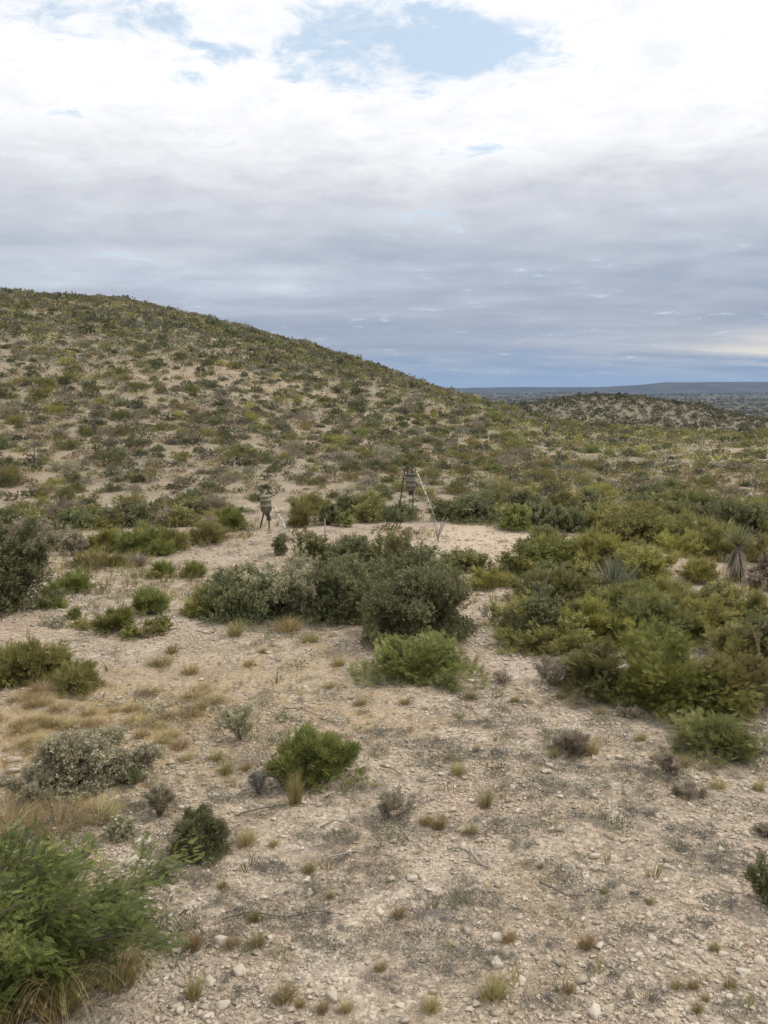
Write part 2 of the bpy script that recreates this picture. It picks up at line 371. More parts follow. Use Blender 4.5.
# ------------------------------------------------------------------ plant pieces
def diamond(l, w): return [[0, 0, 0], [l * .5, w * .5, 0], [l, 0, 0], [l * .5, -w * .5, 0]]
def make_sprig(kind, g):
    V, Fc = [], []
    def leaf(base, d, n, l, w):
        d = np.array(d, float); d /= np.linalg.norm(d); s = np.cross(n, d); s /= np.linalg.norm(s) + 1e-9
        b = len(V); base = np.array(base, float)
        V.extend([base, base + d * l * .5 + s * w / 2, base + d * l, base + d * l * .5 - s * w / 2]); Fc.append([b, b + 1, b + 2, b + 3])
    if kind == 'leafy':
        for i in range(7):
            t = .12 + .88 * i / 6; a = i * 2.4
            leaf([t * .75, 0, 0], [.55, math.cos(a) * .8, math.sin(a) * .8], g.normal(size=3), .42, .24)
    elif kind == 'feather':
        for i in range(7):
            t = .12 + .8 * i / 6; l = .36 * math.sin(PI * (.18 + .8 * t) ** .8) + .06
            for s in (-1, 1): leaf([t, 0, -.12 * t * t], [.45, s, -.1], [0, 0, 1], l, .085)
        leaf([0, 0, 0], [1, 0, -.1], [0, .3, 1], .95, .035)
    elif kind == 'needle':
        for i in range(7):
            a = i * 2.4; leaf([.1 * i / 7, 0, 0], [1, .33 * math.cos(a), .33 * math.sin(a)], g.normal(size=3), .95, .07)
    elif kind == 'twiggy':
        for i in range(8):
            t = i / 8; a = i * 2.4; w = .07 if i % 2 else .15
            leaf([t * .6, 0, 0], [.8, math.cos(a) * .7, math.sin(a) * .7], g.normal(size=3), .45, w)
    return np.array(V), np.array(Fc)
def bez(p0, p1, p2, n=6):
    t = np.linspace(0, 1, n)[:, None]; return (1 - t) ** 2 * p0 + 2 * t * (1 - t) * p1 + t * t * p2
def shrub_meshes(name, kind, style, R, H, nleaf, sprig_len, g, stems=True, clump=.5, open_=0., base_spread=.12, upright=0., skirt=.28):
    """foliage and branch meshes of one bush, base at origin."""
    mb, st = MB(), MB()
    nm = int(6 + 5 * min(R, 1.6) / .8)
    P, Dr, W = [], [], []
    ph = g.random(4) * 6.28
    for i in range(nm):
        a = i * 2.399 + g.normal(0, .35); rr = math.sqrt((i + .6) / nm) * .92
        lobe = 1 + .26 * math.sin(2 * a + ph[0]) + .18 * math.sin(3 * a + ph[1]) + g.normal(0, .13)
        r = R * rr * lobe * (1 - upright * .5); h = H * (1 - .62 * rr ** 2.2) * (.72 + .48 * g.random())
        e = np.array([math.cos(a) * r, math.sin(a) * r, h * .92])
        b = np.array([math.cos(a), math.sin(a), 0]) * R * base_spread * g.random() + [0, 0, -.03]
        c = np.array([e[0] * (.35 + .25 * g.random()), e[1] * .45, h * (.35 + .25 * g.random())])
        path = bez(b, c, e)
        if stems: tube(st, path, np.linspace(.018, .005, 6) * (.4 + .6 * R), 4, g.random(), cap=False)
        nsub = 7
        for k in range(nsub):
            t = .22 + .76 * (k + g.random() * .6) / nsub; q = bez(b, c, e, 41)[int(min(t, .999) * 40)]
            out = nrm(np.array([q[0], q[1], q[2] * .5 + .25 * H]))
            d = nrm(out * .8 + g.normal(0, .55, 3) + [0, 0, .25 + upright]); l = (.26 + .22 * g.random()) * (R * .55 + H * .45) * (1.1 - .35 * t)
            s_end = q + d * l
            if s_end[2] < .03 * H: s_end[2] = .05 * H
            sp = bez(q, (q + s_end) / 2 + [0, 0, .06 * l], s_end, 4)
            if stems: tube(st, sp, np.linspace(.007, .0025, 4) * (.4 + .6 * R), 3, g.random(), cap=False)
            P.append((q, s_end)); Dr.append(d); W.append((.6 + g.random()) * (.25 + t))
    tv, tf = make_sprig(style, g); nl = len(tf)
    n = max(10, int(nleaf / nl)); W = np.array(W); W /= W.sum()
    ii = g.choice(len(P), n, p=W); q0 = np.array([p[0] for p in P])[ii]; q1 = np.array([p[1] for p in P])[ii]; dd = np.array(Dr)[ii]
    t = g.random((n, 1)) ** .7
    pos = q0 + (q1 - q0) * t + g.normal(0, 1, (n, 3)) * (.05 + .075 * clump) * R * np.array([1, 1, .8])
    if skirt > 0:
        ks = g.random(n) < skirt; m_ = int(ks.sum()); aa = g.random(m_) * 6.283; uu = .35 + .65 * g.random(m_); lb = 1 + .26 * np.sin(2 * aa + ph[0]) + .18 * np.sin(3 * aa + ph[1]) + .1 * np.sin(7 * aa + ph[2])
        pos[ks] = np.stack([np.cos(aa) * uu * R * lb, np.sin(aa) * uu * R * lb, H * (.03 + .55 * g.random(m_) * (1.1 - uu))], -1)
    pos[:, 2] = np.clip(pos[:, 2], .015, None)
    out = nrm(pos * [1, 1, .6] + [0, 0, .2 * H])
    d = dd * .5 + out * .55 + g.normal(0, .45, (n, 3)); d[:, 2] += .15 + upright
    branch_tone = g.random(len(P)) * .5 + .15
    val = np.clip(branch_tone[ii] + g.normal(0, .16, n), 0, 1)
    R3 = frames_up(d) if style == 'feather' else frames(d, g)
    mb.stamp(tv, tf, pos, R3, sprig_len * (.65 + .7 * g.random(n)), val)
    return mb.mesh(name + '_foliage', K[kind]), (st.mesh(name + '_branches', BARK) if stems else None)
def rosette_mesh(g, n=130, L=.6, w=.022, mat='sotol', up=.25):
    mb = MB()
    for i in range(n):
        a = i * 2.399; el = math.asin(min(.98, max(-.15, up + .75 * (1 - i / n) ** .8 * 1.0 + g.normal(0, .06))))
        d = np.array([math.cos(a) * math.cos(el), math.sin(a) * math.cos(el), math.sin(el)]); s = np.array([-math.sin(a), math.cos(a), 0]); l = L * (.8 + .35 * g.random())
        pts = [d * .02, d * l * .5 + [0, 0, .0], d * l + [0, 0, -.04 * l]]
        V = [pts[0] - s * w / 2, pts[0] + s * w / 2, pts[1] + s * w * .42, pts[1] - s * w * .42, pts[2]]
        mb.add(V, [[0, 1, 2, 3]], g.random()); mb.add(V, [[3, 2, 4]], g.random())
    return mb.mesh('rosette', K[mat])
def tuft_mb(mb, g, n, H, spread, w, lean=.35, ox=0, oy=0, oz=0, colr=None):
    a = g.random(n) * 6.283; r0 = spread * .35 * np.sqrt(g.random(n)); h = H * (.55 + .5 * g.random(n)); ln = lean * (.2 + g.random(n)) * h + spread * .3
    b = np.stack([ox + np.cos(a) * r0, oy + np.sin(a) * r0, np.full(n, oz - .01)], -1)
    d = np.stack([np.cos(a), np.sin(a), np.zeros(n)], -1); s = np.stack([-np.sin(a + .8), np.cos(a + .8), np.zeros(n)], -1) * w / 2
    m = b + d * ln[:, None] * .35 + np.stack([0 * h, 0 * h, h * .62], -1); tip = b + d * ln[:, None] + np.stack([0 * h, 0 * h, h], -1)
    V = np.stack([b - s, b + s, m + s * .7, m - s * .7, tip], 1).reshape(-1, 3); o = np.arange(n)[:, None] * 5
    v = g.random(n)
    k = mb.n
    mb.V.append(V); mb.n += len(V); mb.Fs.append(o + np.array([[0, 1, 2, 3]]) + k); mb.Fs.append(o + np.array([[3, 2, 4]]) + k); mb.vals += [v, v]
    if colr is not None: c = np.broadcast_to(np.asarray(colr, float), (n, 3)); mb.cols += [c, c]
def ico(sub=0):
    t = (1 + 5 ** .5) / 2
    V = [(-1, t, 0), (1, t, 0), (-1, -t, 0), (1, -t, 0), (0, -1, t), (0, 1, t), (0, -1, -t), (0, 1, -t), (t, 0, -1), (t, 0, 1), (-t, 0, -1), (-t, 0, 1)]
    Fc = [(0, 11, 5), (0, 5, 1), (0, 1, 7), (0, 7, 10), (0, 10, 11), (1, 5, 9), (5, 11, 4), (11, 10, 2), (10, 7, 6), (7, 1, 8), (3, 9, 4), (3, 4, 2), (3, 2, 6), (3, 6, 8), (3, 8, 9), (4, 9, 5), (2, 4, 11), (6, 2, 10), (8, 6, 7), (9, 8, 1)]
    V = [np.array(v, float) / np.linalg.norm(v) for v in V]
    for _ in range(sub):
        c = {}; nf = []
        def mid(a, b):
            k = (min(a, b), max(a, b))
            if k not in c: v = V[a] + V[b]; V.append(v / np.linalg.norm(v)); c[k] = len(V) - 1
            return c[k]
        for a, b, d in Fc: x, y, z = mid(a, b), mid(b, d), mid(d, a); nf += [(a, x, z), (b, y, x), (d, z, y), (x, y, z)]
        Fc = nf
    return np.array(V), np.array(Fc)
def rock_t(g, sub, flat=.55, planes=9):
    n = {0: 9, 1: 13, 2: 20}[sub]; P = g.uniform(-1, 1, (n * 3, 3)); P = P[np.abs(P).max(1) > .55][:n]
    P = P * [1.0, .62 + .4 * g.random(), flat * 1.15] * .92
    bm = bmesh.new()
    for p in P: bm.verts.new(p)
    r = bmesh.ops.convex_hull(bm, input=bm.verts[:]); bmesh.ops.delete(bm, geom=[v for v in bm.verts if not v.link_faces], context='VERTS')
    if sub == 2:
        bmesh.ops.dissolve_limit(bm, angle_limit=.25, verts=bm.verts[:], edges=bm.edges[:])
        bmesh.ops.bevel(bm, geom=bm.edges[:], offset=.045, segments=1, affect='EDGES')
    bmesh.ops.triangulate(bm, faces=bm.faces[:]); bm.verts.index_update()
    V = np.array([v.co[:] for v in bm.verts]); Fc = np.array([[v.index for v in f.verts] for f in bm.faces]); bm.free(); return V, Fc

# ------------------------------------------------------------------ automatic wording: where a small thing lies
PLS = []; LAND = []          # (x, y, phrase)
USED = {}
ORD = ['', 'second', 'third', 'fourth', 'fifth', 'sixth', 'seventh', 'eighth', 'ninth', 'tenth', 'eleventh', 'twelfth']
def place_words(items):
    """items: list of (x, y, desc, obj). Labels by nearest landmark, direction, and rank from it."""
    b = {}
    for x, y, desc, o in items:
        best = min(LAND, key=lambda l: (l[0] - x) ** 2 + (l[1] - y) ** 2 * .5)
        px, _, _ = project(x, y, 0.); lx, _, _ = project(best[0], best[1], 0.)
        dx, dy = x - best[0], y - best[1]
        w = ('behind' if dy > 0 else 'in front of') if abs(dy) * .8 > abs(dx) else ('right of' if dx > 0 else 'left of')
        b.setdefault((desc, w, best[2]), []).append((math.hypot(dx, dy), o))
    for (desc, w, lm), L in b.items():
        L.sort(key=lambda t: t[0])
        for i, (_, o) in enumerate(L):
            if len(L) == 1: s = f'{desc} {w} {lm}'
            elif i == 0: s = f'{desc} {w} {lm}, the nearest to it'
            else: s = f'{desc} {w} {lm}, {ORD[min(i, 11)]} nearest to it'
            o['label'] = s

# ------------------------------------------------------------------ near plants, each by name and place
def plant(px, top, bot, w, kind, style, label, land=None, name='shrub', cat='shrub', group=None, dens=1.0, upright=0., skirt=None, leaf_px=2.5, clump=.5, seed=None, maxleaf=60000, leafmin=.035):
    g = np.random.default_rng(seed if seed is not None else int(px * 7 + top * 13 + bot))
    x, y, z = at(px, min(bot, 1015)); _, _, s = project(x, y, z)
    sl = math.hypot(y, CAMZ - z); sa = (CAMZ - z) / math.hypot(sl, x); ca = math.sqrt(1 - sa * sa)
    R = w / 2 / s; pyc = bot - R * sa * s * .75
    x, y, z = at(px, pyc); _, _, s = project(x, y, z)
    R = w / 2 / s; H = max((pyc - top) / s / ca - R * sa * .25, .3 * R, .12)
    A = w * (bot - top) * .8
    R *= .93; H = max(H * .93 - .12 * R, .22 * R, .08); slen0 = max(leafmin * 2.4, leaf_px * 2.2 / s); R = max(R - .45 * slen0, .55 * R)
    n = int(min(maxleaf, max(350, A * 4.2 * dens)))
    skirt = (.0 if (upright > 0 or style == 'twiggy') else .28) if skirt is None else skirt
    slen = max(leafmin * 2.4, leaf_px * 2.2 / s)
    if style == 'feather': slen *= 1.05; n = int(n * 2.6)
    if style == 'needle': slen *= 1.5
    PLS.append((x, y, R, s))
    f, b = shrub_meshes(name, kind, style, R, H, n, slen, g, True, clump, upright=upright, skirt=skirt)
    t = link(name, None, None, (x, y, z)); tag(t, label, cat, group)
    link('foliage', f, t); link('branches', b, t)
    LAND.append((x, y, land or None)); 
    if land is None: LAND.pop()
    return t

G_MASS = 'bushes of the central thicket'
G_RIGHT = 'bushes of the thicket on the right'
G_BAND = 'bushes along the foot of the hill'
PLANTS = [
 # left edge and clearing
 (6, 518, 620, 108, 'dark', 'leafy', 'tall dark grey-green bush cut off by the left edge, bare stems showing underneath', 'the tall dark bush', 'shrub', dict(dens=1.35, upright=.1, skirt=.12)),
 (86, 722, 800, 112, 'silver', 'leafy', 'large silvery grey-green sage bush amid straw grass, largest of the grey bushes', 'the large silvery sage', 'sage_bush', dict(dens=1.2)),
 (36, 768, 812, 70, 'silver', 'twiggy', 'low straggly silver sage at the left foot of the larger one', None, 'sage_bush', dict(dens=.8)),
 (203, 810, 860, 70, 'dark', 'twiggy', 'small round dark grey-green bush alone on gravel right of the square white stone', 'the small round dark bush', 'shrub', dict(dens=2.2, leaf_px=3.0, skirt=.3)),
 (159, 784, 822, 32, 'silver', 'twiggy', 'small wispy grey-green bush between the large silvery sage and the small round bush', None, 'shrub', dict(dens=.9)),
 (121, 818, 842, 30, 'silver', 'leafy', 'small bluish grey plant just behind the square white stone', None, 'sage_bush', dict(dens=.8)),
 (133, 765, 788, 26, 'dark', 'twiggy', 'small sparse grey twig bush touching the right side of the large silvery sage', None, 'shrub', dict(dens=.6)),
 (240, 700, 747, 46, 'silver', 'twiggy', 'airy pale grey-green upright plant alone in the clearing right of the straw grass', 'the airy grey plant', 'sage_bush', dict(dens=.55, upright=.4)),
 (318, 730, 794, 92, 'green', 'needle', 'bright green low bush with straw grass at its foot, alone in mid clearing', 'the bright green clearing bush', 'shrub', dict(dens=.75, leaf_px=2.8, skirt=.08)),
 (284, 746, 792, 44, 'olive', 'twiggy', 'thin olive sprigs against the left flank of the bright green clearing bush', None, 'shrub', dict(dens=.7)),
 (258, 770, 798, 26, 'mat', 'twiggy', 'low blue-grey sprawling plant left of the bright green clearing bush', None, 'sage_bush', dict(dens=.6)),
 (392, 792, 826, 50, 'grey', 'twiggy', 'sparse low grey twig bush on gravel in front of the clearing middle', 'the sparse grey twig bush', 'shrub', dict(dens=.45)),
 (24, 640, 690, 104, 'olive', 'needle', 'wide grassy olive bush at the left edge in front of the tall dark bush', 'the grassy olive bush', 'shrub', dict(dens=1.4)),
 (78, 664, 694, 60, 'olive', 'needle', 'right-hand low end of the grassy olive growth, fading into dry grass', None, 'shrub', dict(dens=.9)),
 (76, 572, 594, 44, 'green', 'needle', 'small yellow-green clump just right of the tall dark bush', None, 'shrub', dict(dens=1)),
 (150, 590, 617, 46, 'green', 'needle', 'bright green mound in the left clearing, the upper of a close pair', 'the upper green mound', 'shrub', dict(dens=.8, skirt=.1, leaf_px=3)),
 (118, 610, 634, 48, 'green', 'needle', 'bright green mound in the left clearing, the lower of a close pair', 'the lower green mound', 'shrub', dict(dens=.75, skirt=.1, leaf_px=3)),
 (100, 557, 571, 60, 'olive', 'needle', 'flat yellow-green patch plant behind the small yellow-green clump', None, 'shrub', dict(dens=.8)),
 (163, 563, 577, 26, 'green', 'needle', 'tiny green clump on the left clearing, left one of two in a row', None, 'shrub', dict(dens=.9)),
 (193, 566, 578, 26, 'green', 'needle', 'tiny green clump on the left clearing, right one of two in a row', None, 'shrub', dict(dens=.9)),
 # band at the back of the left clearing
 (147, 528, 556, 78, 'green', 'needle', 'wide grass-green bush at the back of the left clearing', 'the wide grass-green bush', 'shrub', dict(dens=1.2)),
 (208, 524, 546, 42, 'olive', 'needle', 'pale olive bush adjoining the wide grass-green bush on its right', None, 'shrub', dict(dens=1)),
 (176, 532, 552, 34, 'olive', 'needle', 'olive bush wedged between the wide grass-green bush and the pale olive one', None, 'shrub', dict(dens=1)),
 (108, 530, 552, 50, 'yellow', 'needle', 'yellowish grassy bush adjoining the wide grass-green bush on its left', None, 'shrub', dict(dens=1)),
 (43, 516, 532, 16, 'silver', 'leafy', 'small pale silver ball of leaves above the tall dark bush shoulder', None, 'sage_bush', dict(dens=1.4)),
 (74, 532, 556, 34, 'silver', 'leafy', 'pale silver bush right behind the tall dark bush', None, 'sage_bush', dict(dens=1.2)),
 (52, 528, 552, 26, 'silver', 'leafy', 'dull silver bush between the tall dark bush and the pale silver bush', None, 'sage_bush', dict(dens=1.1)),
 # central thicket
 (240, 560, 620, 86, 'dark', 'leafy', 'green-grey bush forming the left end of the central thicket', 'the thicket left end', 'shrub', dict(dens=1.2), G_MASS),
 (205, 588, 618, 52, 'olive', 'needle', 'low yellow-green skirt bush at the very left tip of the central thicket', None, 'shrub', dict(dens=1), G_MASS),
 (298, 554, 626, 92, 'silver', 'leafy', 'silver-leaved bush in the heart of the central thicket', 'the silver thicket bush', 'sage_bush', dict(dens=.75, upright=.2), G_MASS),
 (275, 566, 618, 62, 'dark', 'leafy', 'dark bush between the left end and the silver bush of the central thicket', None, 'shrub', dict(dens=.9), G_MASS),
 (345, 552, 628, 96, 'dark', 'leafy', 'dark bush right of the silver bush inside the central thicket', None, 'shrub', dict(dens=1.1), G_MASS),
 (420, 548, 650, 128, 'dark', 'leafy', 'biggest bush of the central thicket, dark grey-green and rounded, at its right end', 'the biggest thicket bush', 'shrub', dict(dens=1.25), G_MASS),
 (376, 576, 652, 70, 'dark', 'twiggy', 'thin twiggy dark bush along the front of the central thicket', 'the twiggy thicket front', 'shrub', dict(dens=.8), G_MASS),
 (352, 530, 572, 60, 'dark', 'leafy', 'dark bush at the back of the central thicket, behind the silver one', None, 'shrub', dict(dens=1.1), G_MASS),
 (312, 530, 566, 44, 'deep', 'leafy', 'deep green bush at the back left of the central thicket', None, 'shrub', dict(dens=1), G_MASS),
 (395, 530, 576, 70, 'deep', 'leafy', 'deep green bush at the back of the central thicket beside the bare sand', None, 'shrub', dict(dens=1.1), G_MASS),
 (281, 531, 556, 19, 'dark', 'leafy', 'little dark upright bush standing alone behind the central thicket', 'the little dark upright bush', 'shrub', dict(dens=1.1)),
 (462, 546, 576, 58, 'deep', 'leafy', 'mid green bush behind the right shoulder of the biggest thicket bush', None, 'shrub', dict(dens=1.2), G_MASS),
 (420, 632, 690, 124, 'green', 'feather', 'bright green feathery bush in front of the biggest thicket bush', 'the bright feathery bush', 'shrub', dict(dens=1.3)),
 (488, 572, 590, 50, 'yellow', 'needle', 'yellow-green grassy clump on the sandy strip right of the central thicket', None, 'shrub', dict(dens=1)),
 (492, 600, 626, 22, 'grey', 'twiggy', 'small dry twig plant on the path between the two thickets', None, 'shrub', dict(dens=.5)),
 (552, 655, 692, 50, 'grey', 'twiggy', 'dry grey-brown twig bush at the near left corner of the right thicket', 'the dry corner bush', 'shrub', dict(dens=.7)),
 (502, 668, 686, 26, 'grey', 'twiggy', 'dry brown little twig clump right of the bright feathery bush', None, 'shrub', dict(dens=.5)),
 # right thicket
 (542, 580, 648, 78, 'dark', 'leafy', 'dark blue-green bush at the left edge of the right thicket, bare stems at its foot', 'the dark edge bush', 'shrub', dict(dens=1.25), G_RIGHT),
 (512, 606, 640, 30, 'dark', 'twiggy', 'thin twiggy bush on the path side of the dark edge bush', None, 'shrub', dict(dens=.5), G_RIGHT),
 (590, 596, 650, 76, 'yellow', 'needle', 'yellow-green bush behind the big feathery bushes of the right thicket', None, 'shrub', dict(dens=1.1), G_RIGHT),
 (596, 640, 700, 82, 'deep', 'feather', 'dusky green feathery bush on the left of the big bright one in the right thicket', None, 'shrub', dict(dens=1.2), G_RIGHT),
 (662, 634, 722, 168, 'feather', 'feather', 'largest bright green feathery bush of the right thicket, reaching out over the gravel', 'the largest feathery bush', 'shrub', dict(dens=1.3), G_RIGHT),
 (732, 640, 718, 96, 'olive', 'feather', 'olive feathery bush right of the largest feathery bush', None, 'shrub', dict(dens=1.2), G_RIGHT),
 (712, 716, 764, 104, 'deep', 'feather', 'lowest green bush, spread flat on gravel in front of the right thicket', 'the lowest spreading bush', 'shrub', dict(dens=1.0)),
 (650, 590, 650, 96, 'deep', 'feather', 'shadowy green bush behind the largest feathery bush', None, 'shrub', dict(dens=1.2), G_RIGHT),
 (700, 596, 644, 84, 'yellow', 'feather', 'yellow-tinged feathery bush below the bare rise in the right thicket', None, 'shrub', dict(dens=1.2), G_RIGHT),
 (762, 610, 664, 66, 'dark', 'leafy', 'dark grey-green bush cut off by the right edge of the right thicket', None, 'shrub', dict(dens=1.1), G_RIGHT),
 (752, 590, 632, 66, 'olive', 'feather', 'olive bush at the right edge behind the dark grey-green one', None, 'shrub', dict(dens=1.1), G_RIGHT),
 (534, 536, 580, 72, 'green', 'leafy', 'bright green bush beside the bare sand at the back left of the right thicket', 'the bright green sand-side bush', 'shrub', dict(dens=1.2), G_RIGHT),
 (572, 560, 606, 64, 'olive', 'leafy', 'olive bush between the bright sand-side bush and the spiky sotol', None, 'shrub', dict(dens=1.1), G_RIGHT),
 (548, 556, 600, 50, 'deep', 'leafy', 'deep green bush in front of the bright green sand-side bush', None, 'shrub', dict(dens=1.0), G_RIGHT),
 (600, 530, 570, 84, 'yellow', 'needle', 'broad yellow-green bush behind the spiky sotol', None, 'shrub', dict(dens=1.1), G_RIGHT),
 (642, 540, 584, 62, 'yellow', 'leafy', 'yellowest bush of the right thicket, beside the bare rise', None, 'shrub', dict(dens=1.1), G_RIGHT),
 (612, 588, 626, 70, 'deep', 'leafy', 'deep green bush directly in front of the spiky sotol', None, 'shrub', dict(dens=1.1), G_RIGHT),
 (640, 506, 546, 92, 'olive', 'leafy', 'olive bush at the back of the right thicket, behind the yellowest bush', None, 'shrub', dict(dens=1.1), G_RIGHT),
 (700, 516, 556, 84, 'olive', 'needle', 'wide olive bush at the back of the right thicket above the bare rise', None, 'shrub', dict(dens=1.1), G_RIGHT),
 (744, 494, 540, 78, 'dark', 'leafy', 'tall dark bush at the back right of the right thicket, behind the yucca', None, 'shrub', dict(dens=1.2), G_RIGHT),
 (700, 560, 584, 42, 'yellow', 'needle', 'small yellow bush at the foot of the skirted yucca', None, 'shrub', dict(dens=1), G_RIGHT),
 (764, 552, 590, 44, 'grey', 'leafy', 'greyish bush right of the skirted yucca at the right edge', None, 'shrub', dict(dens=1), G_RIGHT),
 (566, 508, 534, 50, 'dark', 'leafy', 'dark green bush right of the bright round one behind the bare sand', None, 'shrub', dict(dens=1.2), G_BAND),
 (516, 504, 532, 42, 'green', 'leafy', 'bright green round bush at the back edge of the bare sand', 'the bright round back bush', 'shrub', dict(dens=1.3), G_BAND),
 (537, 500, 526, 46, 'dark', 'leafy', 'dark bush wedged behind the bright green round one', None, 'shrub', dict(dens=1.2), G_BAND),
 (474, 494, 524, 60, 'dark', 'leafy', 'dark bush right of the tall feeder, behind the bare sand', None, 'shrub', dict(dens=1.2), G_BAND),
 (447, 500, 522, 36, 'dark', 'leafy', 'dark bush behind the banded leg of the tall feeder', None, 'shrub', dict(dens=1.1), G_BAND),
 (396, 505, 522, 50, 'dark', 'leafy', 'dark bush hiding the feet of the tall feeder', None, 'shrub', dict(dens=1.2), G_BAND),
 (366, 501, 524, 36, 'olive', 'leafy', 'olive bush left of the tall feeder', None, 'shrub', dict(dens=1.1), G_BAND),
 (328, 502, 526, 26, 'dark', 'leafy', 'small dark boxy bush between the two feeders', 'the dark boxy bush', 'shrub', dict(dens=1.4), G_BAND),
 (345, 512, 528, 20, 'green', 'leafy', 'small green bush against the dark boxy bush', None, 'shrub', dict(dens=1.1), G_BAND),
 (302, 506, 528, 30, 'olive', 'needle', 'olive grassy bush just right of the short feeder', None, 'shrub', dict(dens=1), G_BAND),
 (232, 510, 532, 40, 'green', 'needle', 'green grassy bush just left of the short feeder', None, 'shrub', dict(dens=1), G_BAND),
 (126, 502, 528, 66, 'dark', 'leafy', 'dark bush behind the wide grass-green bush', None, 'shrub', dict(dens=1.1), G_BAND),
 (76, 508, 530, 50, 'dark', 'leafy', 'dark bush behind the pale silver bush', None, 'shrub', dict(dens=1.1), G_BAND),
 (180, 508, 528, 44, 'olive', 'leafy', 'olive bush behind the pale olive one at the back of the left clearing', None, 'shrub', dict(dens=1.1), G_BAND),
 # lower right edge
 (770, 858, 916, 56, 'dark', 'twiggy', 'dark grey twiggy bush cut off by the right edge low on the gravel', 'the low right-edge bush', 'shrub', dict(dens=.8)),
 (668, 752, 778, 36, 'grey', 'twiggy', 'dry grey bush at the front left foot of the lowest spreading bush', None, 'shrub', dict(dens=.7)),
 (686, 784, 803, 42, 'grey', 'twiggy', 'low dry grey clump on gravel in front of the dry grey bush', 'the low dry grey clump', 'shrub', dict(dens=.6)),
 (572, 736, 758, 36, 'grey', 'needle', 'dry grey grassy tuft bush alone on gravel, straw blades at its right', 'the dry grey tuft', 'shrub', dict(dens=.8)),
 (764, 822, 840, 30, 'grey', 'twiggy', 'small dry bush at the right edge above the low right-edge bush', None, 'shrub', dict(dens=.6)),
 (628, 706, 722, 34, 'grey', 'twiggy', 'dry grey skirt of twigs at the near foot of the largest feathery bush', None, 'shrub', dict(dens=.6)),
]
for r in PLANTS:
    px, top, bot, w, kind, style, label, land, name, kw = r[:10]
    plant(px, top, bot, w, kind, style, label, land, name, 'sage' if name == 'sage_bush' else 'shrub', r[10] if len(r) > 10 else None, **kw)

def fill(n, x0, x1, y0, y1, kinds_, wr, hr, where, seed, avoid=()):
    g = np.random.default_rng(seed); W_ = {'dark': 'dark grey-green', 'deep': 'deep green', 'olive': 'olive', 'yellow': 'yellow-green', 'green': 'fresh green', 'grey': 'dry grey'}
    for i in range(n):
        a, b = x0 + (x1 - x0) * ((i * .618 + g.random() * .2) % 1), y0 + (y1 - y0) * g.random()
        if any(abs(a - q[0]) < q[2] and abs(b - q[1]) < q[3] for q in avoid): continue
        k = kinds_[int(g.integers(0, len(kinds_)))]; f = .6 + .8 * (b - 490) / 150; w = g.uniform(*wr) * f; h = g.uniform(*hr) * f
        plant(a, b - h, b, w, k, ['leafy', 'needle', 'feather'][int(g.integers(0, 3))] if k != 'dark' else 'leafy', f'{W_[k]} bush crowded in among the others {where}', None, 'shrub', 'shrub', f'{W_[k]} bushes crowded {where}', seed=seed * 100 + i, maxleaf=9000)
AV = [(655, 585, 38, 22), (500, 560, 30, 60), (478, 540, 60, 22), (614, 590, 26, 18), (735, 560, 22, 30)]
fill(46, 505, 785, 524, 668, ['deep', 'olive', 'yellow', 'dark', 'green', 'olive'], (40, 76), (22, 36), 'in the right thicket', 61, AV)
fill(22, 560, 790, 498, 530, ['olive', 'dark', 'yellow', 'deep'], (50, 80), (20, 30), 'along the back of the right thicket', 62)
fill(16, -10, 260, 512, 540, ['olive', 'dark', 'deep', 'grey'], (50, 76), (18, 28), 'at the back of the left clearing', 63, [(160, 545, 60, 12), (271, 525, 44, 40)])
fill(12, 300, 560, 506, 523, ['dark', 'deep', 'olive'], (44, 66), (20, 28), 'behind the bare sand', 64, [(412, 515, 34, 14)])
fill(12, 50, 190, 556, 640, ['olive', 'green', 'yellow', 'grey'], (12, 28), (6, 11), 'small and low on the left clearing', 65)
fill(9, 215, 455, 588, 632, ['dark', 'dark', 'deep'], (50, 80), (30, 50), 'in the central thicket', 66)
